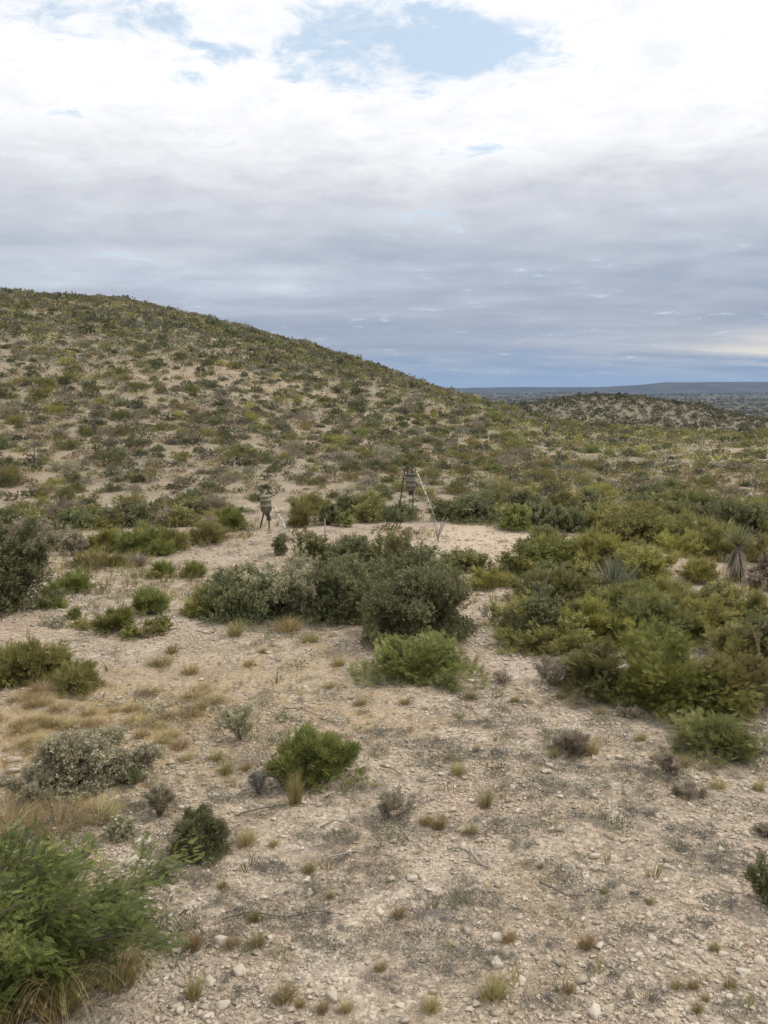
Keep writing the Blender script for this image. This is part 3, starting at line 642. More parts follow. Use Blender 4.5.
# big fern-leaved mesquite, lower left
def mesquite():
    x, y, z = at(22, 985); g = np.random.default_rng(5)
    R, H = 1.04, .95
    mb, st = MB(), MB(); P, Dd = [], []
    for i in range(17):
        a = i * 2.399; rr = math.sqrt((i + .5) / 17); r = R * rr * (1 + .14 * math.sin(2 * a + 1) + g.normal(0, .06)); h = H * (1.0 - .5 * rr ** 2) * (.85 + .25 * g.random())
        e = np.array([math.cos(a) * r, math.sin(a) * r, h]); b = np.array([math.cos(a), math.sin(a), 0]) * .07 * g.random() + [0, 0, -.03]
        path = bez(b, np.array([e[0] * .35, e[1] * .35, h * .75]), e, 8); tube(st, path, np.linspace(.016, .004, 8), 5, g.random(), cap=False)
        for k in range(12):
            t = .25 + .75 * (k + g.random() * .6) / 12; q = path[min(7, int(t * 7.5))]
            d = nrm(np.array([q[0], q[1], .2]) * .9 + g.normal(0, .5, 3)); l = .2 + .22 * g.random(); e2 = q + d * l + [0, 0, -.05 * l]
            e2[2] = max(e2[2], .05)
            tube(st, bez(q, (q + e2) / 2 + [0, 0, .05], e2, 4), np.linspace(.005, .0018, 4), 3, g.random(), cap=False); P.append((q, e2)); Dd.append(d)
    # bipinnate leaf: a flat fan of fine leaflets
    V, Fc = [], []
    for i in range(13):
        t = .1 + .88 * i / 12; l = .20 * math.sin(PI * min(1, .22 + .74 * t)) + .03
        for s in (-1, 1):
            b = len(V); d = np.array([.42, s, 0]); d /= np.linalg.norm(d); w = np.array([.9, -s * .4, 0]) * .030; p = np.array([t, 0, -.16 * t * t])
            V += [p - w * .3, p + d * l * .5 + w, p + d * l + [0, 0, -.05 * l], p + d * l * .5 - w]; Fc.append([b, b + 1, b + 2, b + 3])
    b = len(V); V += [[0, .008, 0], [0, -.008, 0], [1, 0, -.16], [.5, .006, -.04]]; Fc.append([b, b + 1, b + 2, b + 3])
    V, Fc = np.array(V, float), np.array(Fc)
    n = 15000; ii = g.integers(0, len(P), n); q0 = np.array([p[0] for p in P])[ii]; q1 = np.array([p[1] for p in P])[ii]; dd = np.array(Dd)[ii]
    pos = q0 + (q1 - q0) * g.random((n, 1)) ** .7 + g.normal(0, .06, (n, 3)); pos[:, 2] = np.clip(pos[:, 2], .04, None)
    d = dd * .6 + nrm(pos * [1, 1, .25]) * .45 + g.normal(0, .55, (n, 3)); d[:, 2] *= .6
    tone = g.random(len(P)) * .6 + .1
    mb.stamp(V, Fc, pos, frames_up(d), .05 + .05 * g.random(n), np.clip(tone[ii] + g.normal(0, .15, n), 0, .9))
    t = link('mesquite_bush', None, None, (x, y, z)); tag(t, 'big bright green fern-leaved bush filling the lower left corner', 'bush')
    link('foliage', mb.mesh('mesquite_foliage', K['mesquite']), t); link('branches', st.mesh('mesquite_branches', BARK), t)
    LAND.append((x + .9, y, 'the fern-leaved bush'))
mesquite()

# sotol, skirted yucca, bare-branched plant, pale stalk
g = np.random.default_rng(11)
x, y, z = at(614, 600); t = link('sotol', None, None, (x, y, z)); tag(t, 'spiky pale blue-green sotol rosette in the middle of the right thicket', 'sotol')
m = MB(); tube(m, [[0, 0, -.05], [0, 0, .04], [.02, 0, .14]], [.10, .11, .08], 8, .4); link('trunk', m.mesh('sotol_trunk', BARK), t)
o = link('leaves', rosette_mesh(g, 200, .95, .028, 'sotol', .34), t); o.location = (0, 0, .12); LAND.append((x, y, 'the spiky sotol'))
x, y, z = at(736, 580); t = link('yucca', None, None, (x, y, z)); tag(t, 'yucca with a skirt of brown dead leaves, right of the bare rise', 'yucca')
m = MB(); tube(m, [[0, 0, -.05], [0, 0, .5], [.03, 0, .8]], [.12, .12, .09], 8, .4); link('trunk', m.mesh('yucca_trunk', BARK), t)
o = link('leaves', rosette_mesh(g, 150, .58, .024, 'dark', .3), t); o.location = (0, 0, .8)
mb = MB()
for i in range(120):
    a = g.random() * 6.28; z0 = .25 + .5 * g.random(); l = .35 + .15 * g.random(); b = np.array([math.cos(a) * .1, math.sin(a) * .1, z0]); d = np.array([math.cos(a) * .45, math.sin(a) * .45, -.9]); s = np.array([-math.sin(a), math.cos(a), 0]) * .014
    V = [b - s, b + s, b + d * l * .6 + s, b + d * l]; mb.add(V, [[0, 1, 2, 3]], g.random() * .6)
link('dead_leaves', mb.mesh('yucca_skirt', K['grey']), t)
def bare_plant(px, bot, top, w, label, seed, mat, nb=9):
    g = np.random.default_rng(seed); x, y, z = at(px, bot); _, _, s = project(x, y, z); H = (bot - top) / s; R = w / 2 / s; mb = MB()
    for i in range(nb):
        a = i * 2.4; e = np.array([math.cos(a) * R * (.4 + .6 * g.random()), math.sin(a) * R * .8, H * (.55 + .45 * g.random())])
        p = bez(np.array([0, 0, -.02]), e * [.2, .2, .6], e, 6); tube(mb, p, np.linspace(.016, .006, 6), 4, g.random(), cap=False)
        for k in (2, 3, 4):
            e2 = p[k] + nrm(e + g.normal(0, .5, 3)) * H * .3; tube(mb, [p[k], (p[k] + e2) / 2 + [0, 0, .02], e2], [.007, .005, .003], 3, g.random(), cap=False)
    o = link('bare_plant', mb.mesh('bare_plant', mat), None, (x, y, z)); tag(o, label, 'dead plant'); return o
bare_plant(438, 541, 516, 26, 'leafless pale branching plant on the bare sand at the banded feeder leg', 3, DEADWOOD)
bare_plant(600, 560, 535, 30, 'leafless pale twigs poking out of the broad yellow-green bush', 4, DEADWOOD, 6)
mb = MB(); x, y, z = at(325, 548); tube(mb, [[0, 0, -.05], [.01, 0, .4], [.0, .02, .85]], [.03, .025, .02], 6, .8)
tag(link('stalk', mb.mesh('stalk', DEADWOOD), None, (x, y, z)), 'short pale upright stalk rising behind the central thicket', 'plant stalk')
def stalks(px, bot, top, label, seed):
    g = np.random.default_rng(seed); x, y, z = at(px, bot); _, _, s = project(x, y, z); H = (bot - top) / s; mb = MB()
    for i in range(5):
        e = np.array([g.normal(0, .1), g.normal(0, .1), H * (.75 + .3 * g.random())]); tube(mb, bez(np.zeros(3), e * [.3, .3, .6], e, 5), np.linspace(.008, .004, 5), 3, .5, cap=False)
        tuft_mb(mb, g, 10, .12, .02, .006, .3, e[0], e[1], e[2] - .08)
    o = link('stalks', mb.mesh('stalks', K['straw']), None, (x, y, z)); tag(o, label, 'dry stalks')
stalks(760, 668, 622, 'slender pale seed stalks rising at the right edge above the largest feathery bush', 8)

# ------------------------------------------------------------------ feeders
def wleg(name, root, p0, p1, r, mat, k=6):
    mb = MB(); p0, p1 = np.array(p0, float), np.array(p1, float); n = 7
    t = np.linspace(0, 1, n)[:, None]; tube(mb, p0 + (p1 - p0) * t, r, k, .5); 
    foot = link(name, mb.mesh(name, mat, False), root); return foot
def tall_feeder():
    x, y, z = at(413, 521); _, _, s = project(x, y, z); k = 58. / s / 2.1
    r = link('game_feeder', None, None, (x, y, z)); tag(r, 'tall tripod game feeder, brown barrel hung between splayed legs, one leg banded pale', 'game feeder', 'tripod game feeders')
    apex = np.array([-.09, 0, 2.06]) * k
    for i, (sx_, sy_, sz_, ex, ey, mt, rr) in enumerate(((-.30, .05, 1.9, -.56, .25, DARKMETAL, .022), (-.02, .2, 1.8, .04, 1.0, DARKMETAL, .022), (.10, -.1, 1.86, .84, -.30, BANDED, .024))):
        e = np.array([ex * k, ey * k, 0]); e[2] = float(terrain(x + e[0], y + e[1])) - z - .03
        a = np.array([sx_, sy_, sz_]) * k
        o = wleg('leg', r, a, e, rr, mt)
        if i == 2: o['label'] = 'pale leg with broken dark bands'
    mb = MB(); lathe(mb, [(0, 1.10), (.15, 1.11), (.165, 1.13), (.172, 1.14), (.168, 1.27), (.178, 1.28), (.178, 1.30), (.168, 1.31), (.168, 1.44), (.178, 1.45), (.178, 1.47), (.168, 1.48), (.168, 1.62), (.16, 1.64), (0, 1.64)], 20, .5)
    mb.V = [mb.V[0] * k]; o = link('barrel', mb.mesh('barrel', BARREL), r); o.location = (-.09 * k, 0, 0)
    mb = MB(); lathe(mb, [(0, 1.645), (.182, 1.645), (.19, 1.66), (.19, 1.69), (.175, 1.71), (0, 1.72)], 20); mb.V = [mb.V[0] * k]; o2 = link('lid', mb.mesh('lid', DARKMETAL), o)
    mb = MB(); boxm(mb, (-.09 * k, 0, 1.04 * k), (.13 * k, .13 * k, .12 * k)); lathe(mb, [(0, .95), (.11, .95), (.11, .965), (0, .97)], 14); mb.V[-1] = mb.V[-1] * k + [-.09 * k, 0, 0]
    link('spinner', mb.mesh('spinner', DARKMETAL), r)
    mb = MB(); tube(mb, [[-.30 * k, .05 * k, 1.9 * k], [-.09 * k, 0, 2.06 * k], [.10 * k, -.1 * k, 1.86 * k]], .014, 6); tube(mb, [[-.09 * k, 0, 2.06 * k], [-.02 * k, .2 * k, 1.8 * k]], .014, 5)
    for q in (-.2, -.04): tube(mb, [[q * k, 0, 1.7 * k], [q * k, 0, 1.99 * k]], .02, 6)
    link('hanger', mb.mesh('hanger', DARKMETAL), r); LAND.append((x, y, 'the tall feeder'))
tall_feeder()
def short_feeder():
    x, y, z = at(271, 530); _, _, s = project(x, y, z); k = 36. / s / 1.45
    r = link('game_feeder', None, None, (x, y, z)); tag(r, 'short tripod game feeder, tilted tan-olive barrel with funnel bottom and dark box beside it', 'game feeder', 'tripod game feeders')
    for i, (ax, ay, ex, ey, mt, rr) in enumerate(((-.2, .08, -.52, .45, DARKMETAL, .028), (-.05, -.15, -.06, -.1, DARKMETAL, .028), (.13, .0, .66, -.12, BANDED, .030))):
        e = np.array([ex * k, ey * k, 0]); e[2] = float(terrain(x + e[0], y + e[1])) - z - .03
        o = wleg('leg', r, np.array([ax, ay, .98]) * k, e, rr, mt)
        if i == 2: o['label'] = 'pale leg with broken dark bands'
    mb = MB(); lathe(mb, [(0, .55), (.06, .56), (.075, .62), (.20, .78), (.225, .80), (.225, .96), (.235, .97), (.235, .985), (.225, .995), (.225, 1.18), (.235, 1.19), (.235, 1.205), (.225, 1.215), (.22, 1.34), (0, 1.35)], 20); mb.V = [mb.V[0] * k]
    o = link('barrel', mb.mesh('barrel', CAMO), r); o.location = (-.10 * k, 0, .0); o.rotation_euler = (0, math.radians(-5), 0)
    mb = MB(); lathe(mb, [(0, 1.35), (.24, 1.345), (.245, 1.36), (.22, 1.40), (.1, 1.43), (0, 1.435)], 20); mb.V = [mb.V[0] * k]; link('lid', mb.mesh('lid', CAMO), o)
    mb = MB(); boxm(mb, (0, 0, .50 * k), (.15 * k, .15 * k, .14 * k)); lathe(mb, [(0, .40), (.12, .40), (.12, .415), (0, .42)], 14); mb.V[-1] = mb.V[-1] * k; o2 = link('spinner', mb.mesh('spinner', DARKMETAL), r); o2.location = (-.08 * k, 0, 0)
    mb = MB(); boxm(mb, (-.42 * k, 0, 1.32 * k), (.16 * k, .14 * k, .22 * k)); tube(mb, [[-.35 * k, 0, 1.3 * k], [-.2 * k, 0, 1.2 * k]], .02, 5); link('control_box', mb.mesh('control_box', DARKMETAL), r)
    LAND.append((x, y, 'the short feeder'))
short_feeder()

# ------------------------------------------------------------------ hillside scrub
KCOL = {'dark': (.108, .108, .062), 'deep': (.102, .112, .048), 'olive': (.168, .156, .062), 'yellow': (.245, .225, .080), 'grey': (.20, .18, .13), 'silver': (.23, .225, .17), 'green': (.140, .152, .054)}
def scatter(a0, a1, d0, d1, sp, seed):
    g = np.random.default_rng(seed); X = []
    xs = np.arange(-d1 * math.sin(a1 if abs(a1) > abs(a0) else -a0) - 2, d1 * math.sin(a1) + 2, sp); ys = np.arange(0, d1, sp)
    gx, gy = np.meshgrid(xs, ys); gx = gx.ravel() + g.uniform(-.5, .5, gx.size) * sp; gy = gy.ravel() + g.uniform(-.5, .5, gy.size) * sp
    D = np.hypot(gx, gy); a = np.arctan2(gx, gy); k = (D > d0) & (D < d1) & (a > a0) & (a < a1); return gx[k], gy[k]
R38 = math.radians(38)
sx, sy = scatter(-R38, R38, 29, 172, 1.17, 21)
g = np.random.default_rng(22)
D = np.hypot(sx, sy); dens = fbm(sx / 9, sy / 9, 71, 3); keep = (g.random(len(sx)) < .80 + .3 * dens - .34 * sstep(.10, .22, np.arctan2(sx, sy)) * (1 - sstep(70, 95, D))) & ~((D < 31) & (np.abs(np.arctan2(sx, sy) - .06) < .16))
sx, sy, D = sx[keep], sy[keep], D[keep]
_px, _py, _ = project(sx, sy, terrain(sx, sy)); keep = ~(((np.abs(_px - 411) < 26) & (_py > 497) & (_py < 532)) | ((np.abs(_px - 271) < 24) & (_py > 505) & (_py < 540)))
sx, sy, D = sx[keep], sy[keep], D[keep]; sz = terrain(sx, sy); px, py, ps = project(sx, sy, sz)
sR = np.clip(np.exp(g.normal(-.90, .30, len(sx))), .2, .9) * (1 + .18 * sstep(60, 100, D)); kinds = ['dark', 'deep', 'olive', 'yellow', 'grey', 'silver', 'green']
rightness = np.clip((px - 380) / 250, 0, 1); kn = fbm(sx / 14, sy / 14, 81, 3)
ki = np.zeros(len(sx), int)
for i in range(len(sx)):
    r = rightness[i]; y_ = max(0, .16 + .25 * r + .3 * kn[i]); pr = np.array([.25 - .08 * r, .15 - .02 * r, .26, y_ * .55, .20 - .1 * r, .05, .05 + .04 * r]); ki[i] = g.choice(7, p=pr / pr.sum())
size_px = sR * ps; inview = (px > -12) & (px < 780) & (py > 380) & (py < 640)
cand = np.where(inview)[0]; cand = cand[np.argsort(-size_px[cand])]
IND = set(cand[:205].tolist())
# shared variants for the individuals
VAR = {}
STY = {'dark': 'leafy', 'deep': 'leafy', 'olive': 'needle', 'yellow': 'needle', 'grey': 'twiggy', 'silver': 'leafy', 'green': 'leafy'}
for k in kinds:
    VAR[k] = [shrub_meshes('hill_' + k, k, STY[k], 1., [.68, .82, .56][i], 7500, .14, np.random.default_rng(100 + i * 7 + len(k)), False, .7, skirt=.4)[0] for i in range(3)]
WORD = {'dark': 'dark grey-green', 'deep': 'deep green', 'olive': 'olive', 'yellow': 'yellow-green', 'grey': 'dry grey', 'silver': 'pale silver', 'green': 'fresh green'}
def zone(px, py):
    if px < 170: s = 'at the foot of the hill above the left clearing'
    elif px < 345: s = 'on the lower hill slope behind the short feeder'
    elif px < 470: s = 'on the lower hill slope behind the tall feeder'
    elif px < 620: s = 'on the flat behind the bright round back bush'
    else: s = 'on the flat behind the right thicket'
    return s
for i in sorted(IND):
    k = kinds[ki[i]]; o = link('hillside_shrub', VAR[k][int(g.integers(0, 3))], None, (sx[i], sy[i], sz[i] - .03)); R_ = sR[i]
    o.scale = (R_ * g.uniform(.9, 1.25), R_ * g.uniform(.9, 1.25), R_ * g.uniform(.75, 1.15)); o.rotation_euler = (0, 0, g.random() * 6.28)
    big = 'large' if R_ > .8 else 'small' if R_ < .5 else 'mid-sized'; w = WORD[k]; zn = zone(px[i], py[i])
    tag(o, f'{big} {w} shrub {zn}', 'shrub', f'{big} {w} shrubs {zn}')
def scrub_template(kind, g, nq, ql, H=.75):
    a = g.random(nq) * 6.283; u = g.random(nq) ** .45; lob = 1 + .25 * np.sin(2 * a + g.random() * 6) + .15 * np.sin(5 * a + g.random() * 6)
    el = np.arcsin(g.random(nq) ** .8); P = np.stack([np.cos(a) * np.cos(el) * u * lob, np.sin(a) * np.cos(el) * u * lob, np.sin(el) * u * H + .05], -1)
    R3 = frames(nrm(P) + g.normal(0, .6, P.shape) + [0, 0, .3], g); t = np.array(diamond(1, .55)); S = ql * (.6 + .8 * g.random(nq))
    W = np.einsum('nij,nmj->nmi', R3, t[None] * S[:, None, None]) + P[:, None]; Fc = np.array([[0, 1, 2, 3]])[None] + (np.arange(nq) * 4)[:, None, None]
    return W.reshape(-1, 3), Fc.reshape(-1, 4)
def stuff_scrub(name, X, Y, R_, C, nq, ql, label, cat, H=.75, nvar=6, seed=0, sink=.03):
    g = np.random.default_rng(seed); mb = MB(); Zz = terrain(X, Y); v = g.integers(0, nvar, len(X))
    for j in range(nvar):
        tv, tf = scrub_template('', g, nq, ql, H); m = v == j; n = int(m.sum())
        if n == 0: continue
        P = np.stack([X[m], Y[m], Zz[m] - sink], -1); a = g.random(n) * 6.283; S = np.stack([R_[m] * g.uniform(.85, 1.25, n), R_[m] * g.uniform(.85, 1.25, n), R_[m] * g.uniform(.7, 1.2, n)], -1)
        mb.stamp(tv, tf, P, rotz(a), S, g.random(n) * .6 + .2, C[m])
    o = link(name, mb.mesh(name, SCRUB)); tag(o, label, cat, kind='stuff'); return o
g = np.random.default_rng(33)
rest = np.array([i for i in range(len(sx)) if i not in IND]); C = np.array([KCOL[kinds[k]] for k in ki]) * (1 + g.normal(0, .17, (len(ki), 1)))
near = rest[(D[rest] < 75)]; farr = rest[(D[rest] >= 75)]
stuff_scrub('hillside_scrub', sx[near], sy[near], sR[near], C[near], 330, .21, 'dense knee-high green and olive scrub covering the lower hill slope', 'scrub', seed=1)
stuff_scrub('hilltop_scrub', sx[farr], sy[farr], sR[farr], C[farr], 110, .32, 'small dark and olive scrub dotting the upper hill up to its skyline', 'scrub', seed=2)
# low subshrubs and bunch grass between
lx, ly = scatter(-R38, R38, 24, 130, .72, 23); g = np.random.default_rng(24)
l_ang = np.arctan2(lx, ly); LD = np.hypot(lx, ly); kp = g.random(len(lx)) < np.where(LD < 30, .4, .8); kp &= ~((LD < 33) & (l_ang > -.28) & (l_ang < .2) & (g.random(len(lx)) < .8)); lx, ly = lx[kp], ly[kp]
lc = np.array([(.20, .175, .11), (.26, .21, .12), (.15, .15, .085), (.12, .12, .075), (.22, .20, .07), (.33, .28, .13), (.29, .26, .11)])[g.integers(0, np.where(np.arctan2(lx, ly) > .1, 7, 5))]
lR = np.clip(np.exp(g.normal(-1.4, .3, len(lx))), .10, .5) * (1 + LD[kp] / 160); nn = LD[kp] < 55
stuff_scrub('low_scrub', lx[nn], ly[nn], lR[nn] * .9, lc[nn], 80, .30, 'low dry bunch grass and grey subshrubs at the foot of the hill', 'ground cover', H=.75, seed=13)
nn = ~nn & (g.random(len(nn)) < .62)
stuff_scrub('low_scrub', lx[nn], ly[nn], lR[nn], lc[nn], 24, .42, 'low dry bunch grass and grey subshrubs between the hillside shrubs', 'ground cover', H=.8, seed=3)
# second hill and the slope beyond
qx, qy = scatter(math.radians(-12), R38, 172, 470, 2.3, 25); g = np.random.default_rng(26)
qk = g.random(len(qx)) < .84 + .2 * fbm(qx / 25, qy / 25, 91, 3); qx, qy = qx[qk], qy[qk]
qc = np.array([(.088, .092, .055), (.105, .108, .060), (.140, .132, .072)])[g.integers(0, 3, len(qx))]
stuff_scrub('second_hill_scrub', qx, qy, np.clip(np.exp(g.normal(-.12, .3, len(qx))), .4, 1.8), qc, 34, .5, 'dark scrub speckling the low second hill behind', 'scrub', seed=4)
# far plain: mesquite thickets
g = np.random.default_rng(27); n = 15000; fa = g.uniform(math.radians(-3), R38, n); fd = 430 * (5200 / 430) ** g.random(n)
fx, fy = fd * np.sin(fa), fd * np.cos(fa); kk = vnoise(fx / 140, fy / 60, 95) + .6 * vnoise(fx / 40, fy / 40, 96) > .62; fx, fy, fd = fx[kk], fy[kk], fd[kk]
fr = 1.5 * (.7 + .8 * g.random(len(fx))) * (1 + fd / 2000); fc = np.array([(.062, .064, .042), (.078, .076, .050), (.098, .090, .058)])[g.integers(0, 3, len(fx))]
stuff_scrub('valley_trees', fx, fy, fr, fc, 22, .6, 'dark brush and tree line spread over the far valley plain', 'far woods', H=.8, seed=5)

# two barns far out on the plain
def barn(px, py, w, label):
    u_, _v = ray(px, py); y = 1250.; x = float(u_ * y); z = float(terrain(x, y)); _, _, s = project(x, y, z); W = w / s; Hh = 6.5; dp = 12.
    t = link('barn', None, None, (x, y, z)); tag(t, label, 'barn', 'far barns on the plain'); t.rotation_euler = (0, 0, math.radians(-6))
    mb = MB(); boxm(mb, (0, 0, Hh / 2 - .5), (W, dp, Hh + 1)); link('wall', mb.mesh('barn_wall', simple('barn_wall_paint', (.035, .06, .06), (.06, .085, .085), .5)), t)
    mb = MB(); a, b = W / 2 + .4, dp / 2 + .5; V = [[-a, -b, Hh - .05], [a, -b, Hh - .05], [a, 0, Hh + 2], [-a, 0, Hh + 2], [-a, b, Hh - .05], [a, b, Hh - .05]]; V2 = [[p[0], p[1], p[2] + .15] for p in V]
    mb.add(V + V2, [[0, 3, 2, 1], [3, 4, 5, 2], [6, 7, 8, 9], [9, 8, 11, 10], [0, 1, 7, 6], [4, 10, 11, 5]]); mb.add(V + V2, [[0, 6, 9, 3], [3, 9, 10, 4], [1, 2, 8, 7], [2, 5, 11, 8]])
    link('roof', mb.mesh('barn_roof', simple('barn_roof_metal', (.05, .075, .08), (.09, .12, .125), .5)), t)
barn(731, 419, 12, 'left one of two low dark barns far out on the plain')
barn(747, 419, 10, 'right one of two low dark barns far out on the plain')

# ------------------------------------------------------------------ small growth in the clearing
def arr_at(pxs, pys): return np.array([at(a, b) for a, b in zip(pxs, pys)])
TV = {}
for k, mt in (('straw', 'straw'), ('strawgreen', 'strawgreen')):
    TV[k] = []
    for i in range(4):
        g = np.random.default_rng(300 + i); mb = MB(); tuft_mb(mb, g, 190, .8, 1.2, .022, .7); tuft_mb(mb, g, 130, 1., .6, .02, .5); TV[k].append(mb.mesh('tuft_' + k, K[mt]))
TUFTS = [(192, 952, 24, 28), (194, 1000, 20, 34), (254, 922, 14, 12), (257, 948, 18, 20), (308, 874, 16, 14), (283, 1003, 28, 22), (398, 919, 18, 15), (380, 972, 16, 13), (345, 1014, 16, 14), (508, 943, 18, 15),
 (586, 950, 20, 24), (492, 1000, 34, 28), (568, 994, 16, 14), (430, 1012, 22, 18), (676, 990, 14, 13), (693, 990, 14, 13), (729, 990, 16, 14), (697, 1014, 14, 14), (714, 952, 13, 12), (604, 895, 11, 9),
 (295, 806, 18, 48), (457, 776, 18, 15), (485, 809, 18, 27), (425, 826, 15, 14), (438, 830, 20, 22), (470, 836, 16, 15), (273, 848, 12, 10), (476, 754, 9, 12), (246, 846, 24, 18), (553, 760, 11, 14), (590, 756, 22, 22),
 (604, 820, 9, 9), (758, 792, 14, 14), (718, 790, 18, 12), (680, 768, 18, 16), (288, 634, 30, 22), (235, 638, 20, 22), (310, 644, 20, 14), (226, 776, 18, 20), (215, 762, 18, 14), (200, 712, 18, 16), (172, 655, 16, 14),
 (160, 668, 26, 14), (190, 676, 20, 14), (248, 668, 12, 9), (262, 655, 10, 8), (338, 668, 16, 12), (328, 690, 14, 10), (360, 707, 14, 10), (405, 706, 14, 9), (470, 700, 14, 10), (515, 704, 12, 9), (246, 772, 14, 12), (600, 716, 14, 10),
 (640, 742, 14, 10), (560, 700, 12, 9), (705, 1003, 10, 10), (650, 905, 9, 8), (540, 870, 8, 7), (222, 890, 12, 10), (330, 900, 10, 9), (300, 1008, 12, 12), (322, 1014, 16, 16), (232, 948, 20, 12), (450, 950, 9, 8), (415, 880, 9, 8), (735, 950, 9, 9)]
items = []; g = np.random.default_rng(44)
for (a, b, w, h) in TUFTS:
    x, y, z = at(a, b - 2); _, _, s = project(x, y, z); k = 'straw' if g.random() < .55 else 'strawgreen'
    o = link('grass_tuft', TV[k][int(g.integers(0, 4))], None, (x, y, z)); o.scale = (w / s * .75, w / s * .75, max(h / s * .85, .05)); o.rotation_euler = (0, 0, g.random() * 6)
    tag(o, '-', 'grass tuft', 'dry grass tufts on the gravel clearing'); r = h / w
    items.append((x, y, ('tall straw' if h > 25 else 'low straw' if h < 12 else 'straw') + (' grass tuft' if k == 'straw' else '-and-green grass tuft'), o))
# straw meadow on the left
g = np.random.default_rng(45)
for i in range(46):
    a = g.uniform(-5, 215) if i % 3 else g.uniform(-5, 120); b = g.uniform(690, 770) if i % 3 else g.uniform(700, 752)
    x, y, z = at(a, b); _, _, s = project(x, y, z); w = g.uniform(10, 24); h = g.uniform(5, 11)
    o = link('grass_tuft', TV['straw'][int(g.integers(0, 4))], None, (x, y, z)); o.scale = (w / s, w / s, h / s); o.rotation_euler = (0, 0, g.random() * 6)
    tag(o, 'golden dry grass tuft in the straw patch on the left of the clearing', 'grass tuft', 'golden grass tufts of the straw patch on the left')
for (a, b, w, h, lab) in ((10, 828, 60, 26, 'tall tan grass clump at the left edge, in front of the low silver sage'), (58, 830, 60, 28, 'tan and rusty dry grass clump between the large silvery sage and the fern-leaved bush'),
                          (98, 818, 40, 20, 'thin tan grass clump at the near foot of the large silvery sage')):
    x, y, z = at(a, b); _, _, s = project(x, y, z); mb = MB(); tuft_mb(mb, np.random.default_rng(a), 330, h / s, w / s, .006, .7)
    tag(link('grass_clump', mb.mesh('grass_clump', K['straw']), None, (x, y, z)), lab, 'grass clump', 'tall dry grass clumps at the left')
# arching seed grass at lower left
def arching(px, py, n, L, label, seed, w=.007):
    g = np.random.default_rng(seed); x, y, z = at(px, py); mb = MB()
    for i in range(n):
        a = g.random() * 6.28; l = L * (.5 + .6 * g.random()); e = np.array([math.cos(a) * l * .75, math.sin(a) * l * .75, l * .35]); c = np.array([e[0] * .35, e[1] * .35, l * .95]); p = bez(np.array([math.cos(a) * .05, math.sin(a) * .05, -.01]), c, e, 9)
        tube(mb, p, np.linspace(w * .35, w * .18, 9), 3, g.random(), cap=False)
        if i % 3 == 0:
            for q in p[-3:]: tuft_mb(mb, g, 5, .05, .02, .004, .8, q[0], q[1], q[2] - .02)
    tuft_mb(mb, g, 260, L * .5, L * .5, .006, .7)
    tag(link('seed_grass', mb.mesh('seed_grass', K['straw']), None, (x, y, z)), label, 'grass', 'arching seed grasses at lower left')
arching(60, 1012, 46, .75, 'arching pale seed grass in front of the fern-leaved bush, at the bottom edge', 1)
arching(118, 985, 34, .62, 'arching pale seed grass with looping stems at the near right flank of the fern-leaved bush', 2)
arching(16, 1018, 26, .6, 'pale drooping seed grass in the bottom left corner', 3)
# grey mats
MV = []
for i in range(5):
    g = np.random.default_rng(400 + i); mb = MB(); n = 1500; a = g.random(n) * 6.283; u = np.sqrt(g.random(n)); lob = 1 + .3 * np.sin(2 * a + g.random() * 6) + .2 * np.sin(5 * a + g.random() * 6); hole = fbm(np.cos(a) * u * 2.2 + i * 9, np.sin(a) * u * 2.2, 500 + i, 3)
    kp = hole > -.12; a, u, lob = a[kp], u[kp], lob[kp]; n = len(a)
    P = np.stack([np.cos(a) * u * lob, np.sin(a) * u * lob, .02 + .13 * g.random(n) * (1 - u * .6)], -1); d = np.stack([np.cos(a), np.sin(a), .5 + 0 * a], -1) + g.normal(0, .7, (n, 3))
    tv = np.array(diamond(1, .22)); mb.stamp(tv, np.array([[0, 1, 2, 3]]), P, frames(d, g), .085 * (.5 + g.random(n)), g.random(n)); MV.append(mb.mesh('mat', K['mat']))
MATS = [(385, 826, 60, 26), (225, 908, 66, 22), (315, 920, 40, 24), (330, 935, 60, 30), (430, 905, 50, 22), (436, 928, 70, 30), (455, 960, 80, 34), (480, 900, 34, 20), (462, 888, 30, 34), (490, 828, 70, 26), (600, 822, 50, 20), (575, 770, 50, 16),
 (690, 835, 60, 22), (700, 858, 60, 24), (660, 780, 40, 14), (620, 892, 60, 18), (590, 905, 44, 22), (560, 790, 44, 16), (530, 760, 60, 16), (470, 756, 60, 18), (380, 735, 50, 16), (430, 745, 60, 16), (540, 945, 36, 16), (600, 975, 50, 20),
 (655, 935, 50, 16), (390, 985, 40, 18), (500, 960, 30, 16), (350, 790, 30, 16), (640, 815, 34, 12), (735, 870, 50, 18), (720, 905, 44, 16), (230, 990, 44, 26), (200, 880, 26, 16), (130, 808, 40, 14), (555, 735, 34, 12), (480, 725, 44, 12), (630, 770, 30, 12),
 (415, 800, 36, 16), (522, 846, 26, 14), (270, 868, 34, 16), (340, 842, 44, 16), (640, 1000, 50, 20), (740, 1010, 44, 18), (370, 870, 30, 16), (550, 1004, 44, 18), (700, 925, 30, 12)]
g = np.random.default_rng(46)
for (a, b, w, h) in MATS:
    x, y, z = at(a, b); _, _, s = project(x, y, z); w *= 1.15
    o = link('mat_plant', MV[int(g.integers(0, 5))], None, (x, y, z - .005)); o.scale = (w / 2 / s, h / s * .9, max(.35, w / 2 / s)); o.rotation_euler = (0, 0, g.uniform(-.3, .3)); tag(o, '-', 'mat plant', 'grey mat plants lying on the gravel')
    items.append((x, y, ('broad' if w > 58 else 'small' if w < 38 else 'mid-sized') + ' ash-grey mat plant', o))
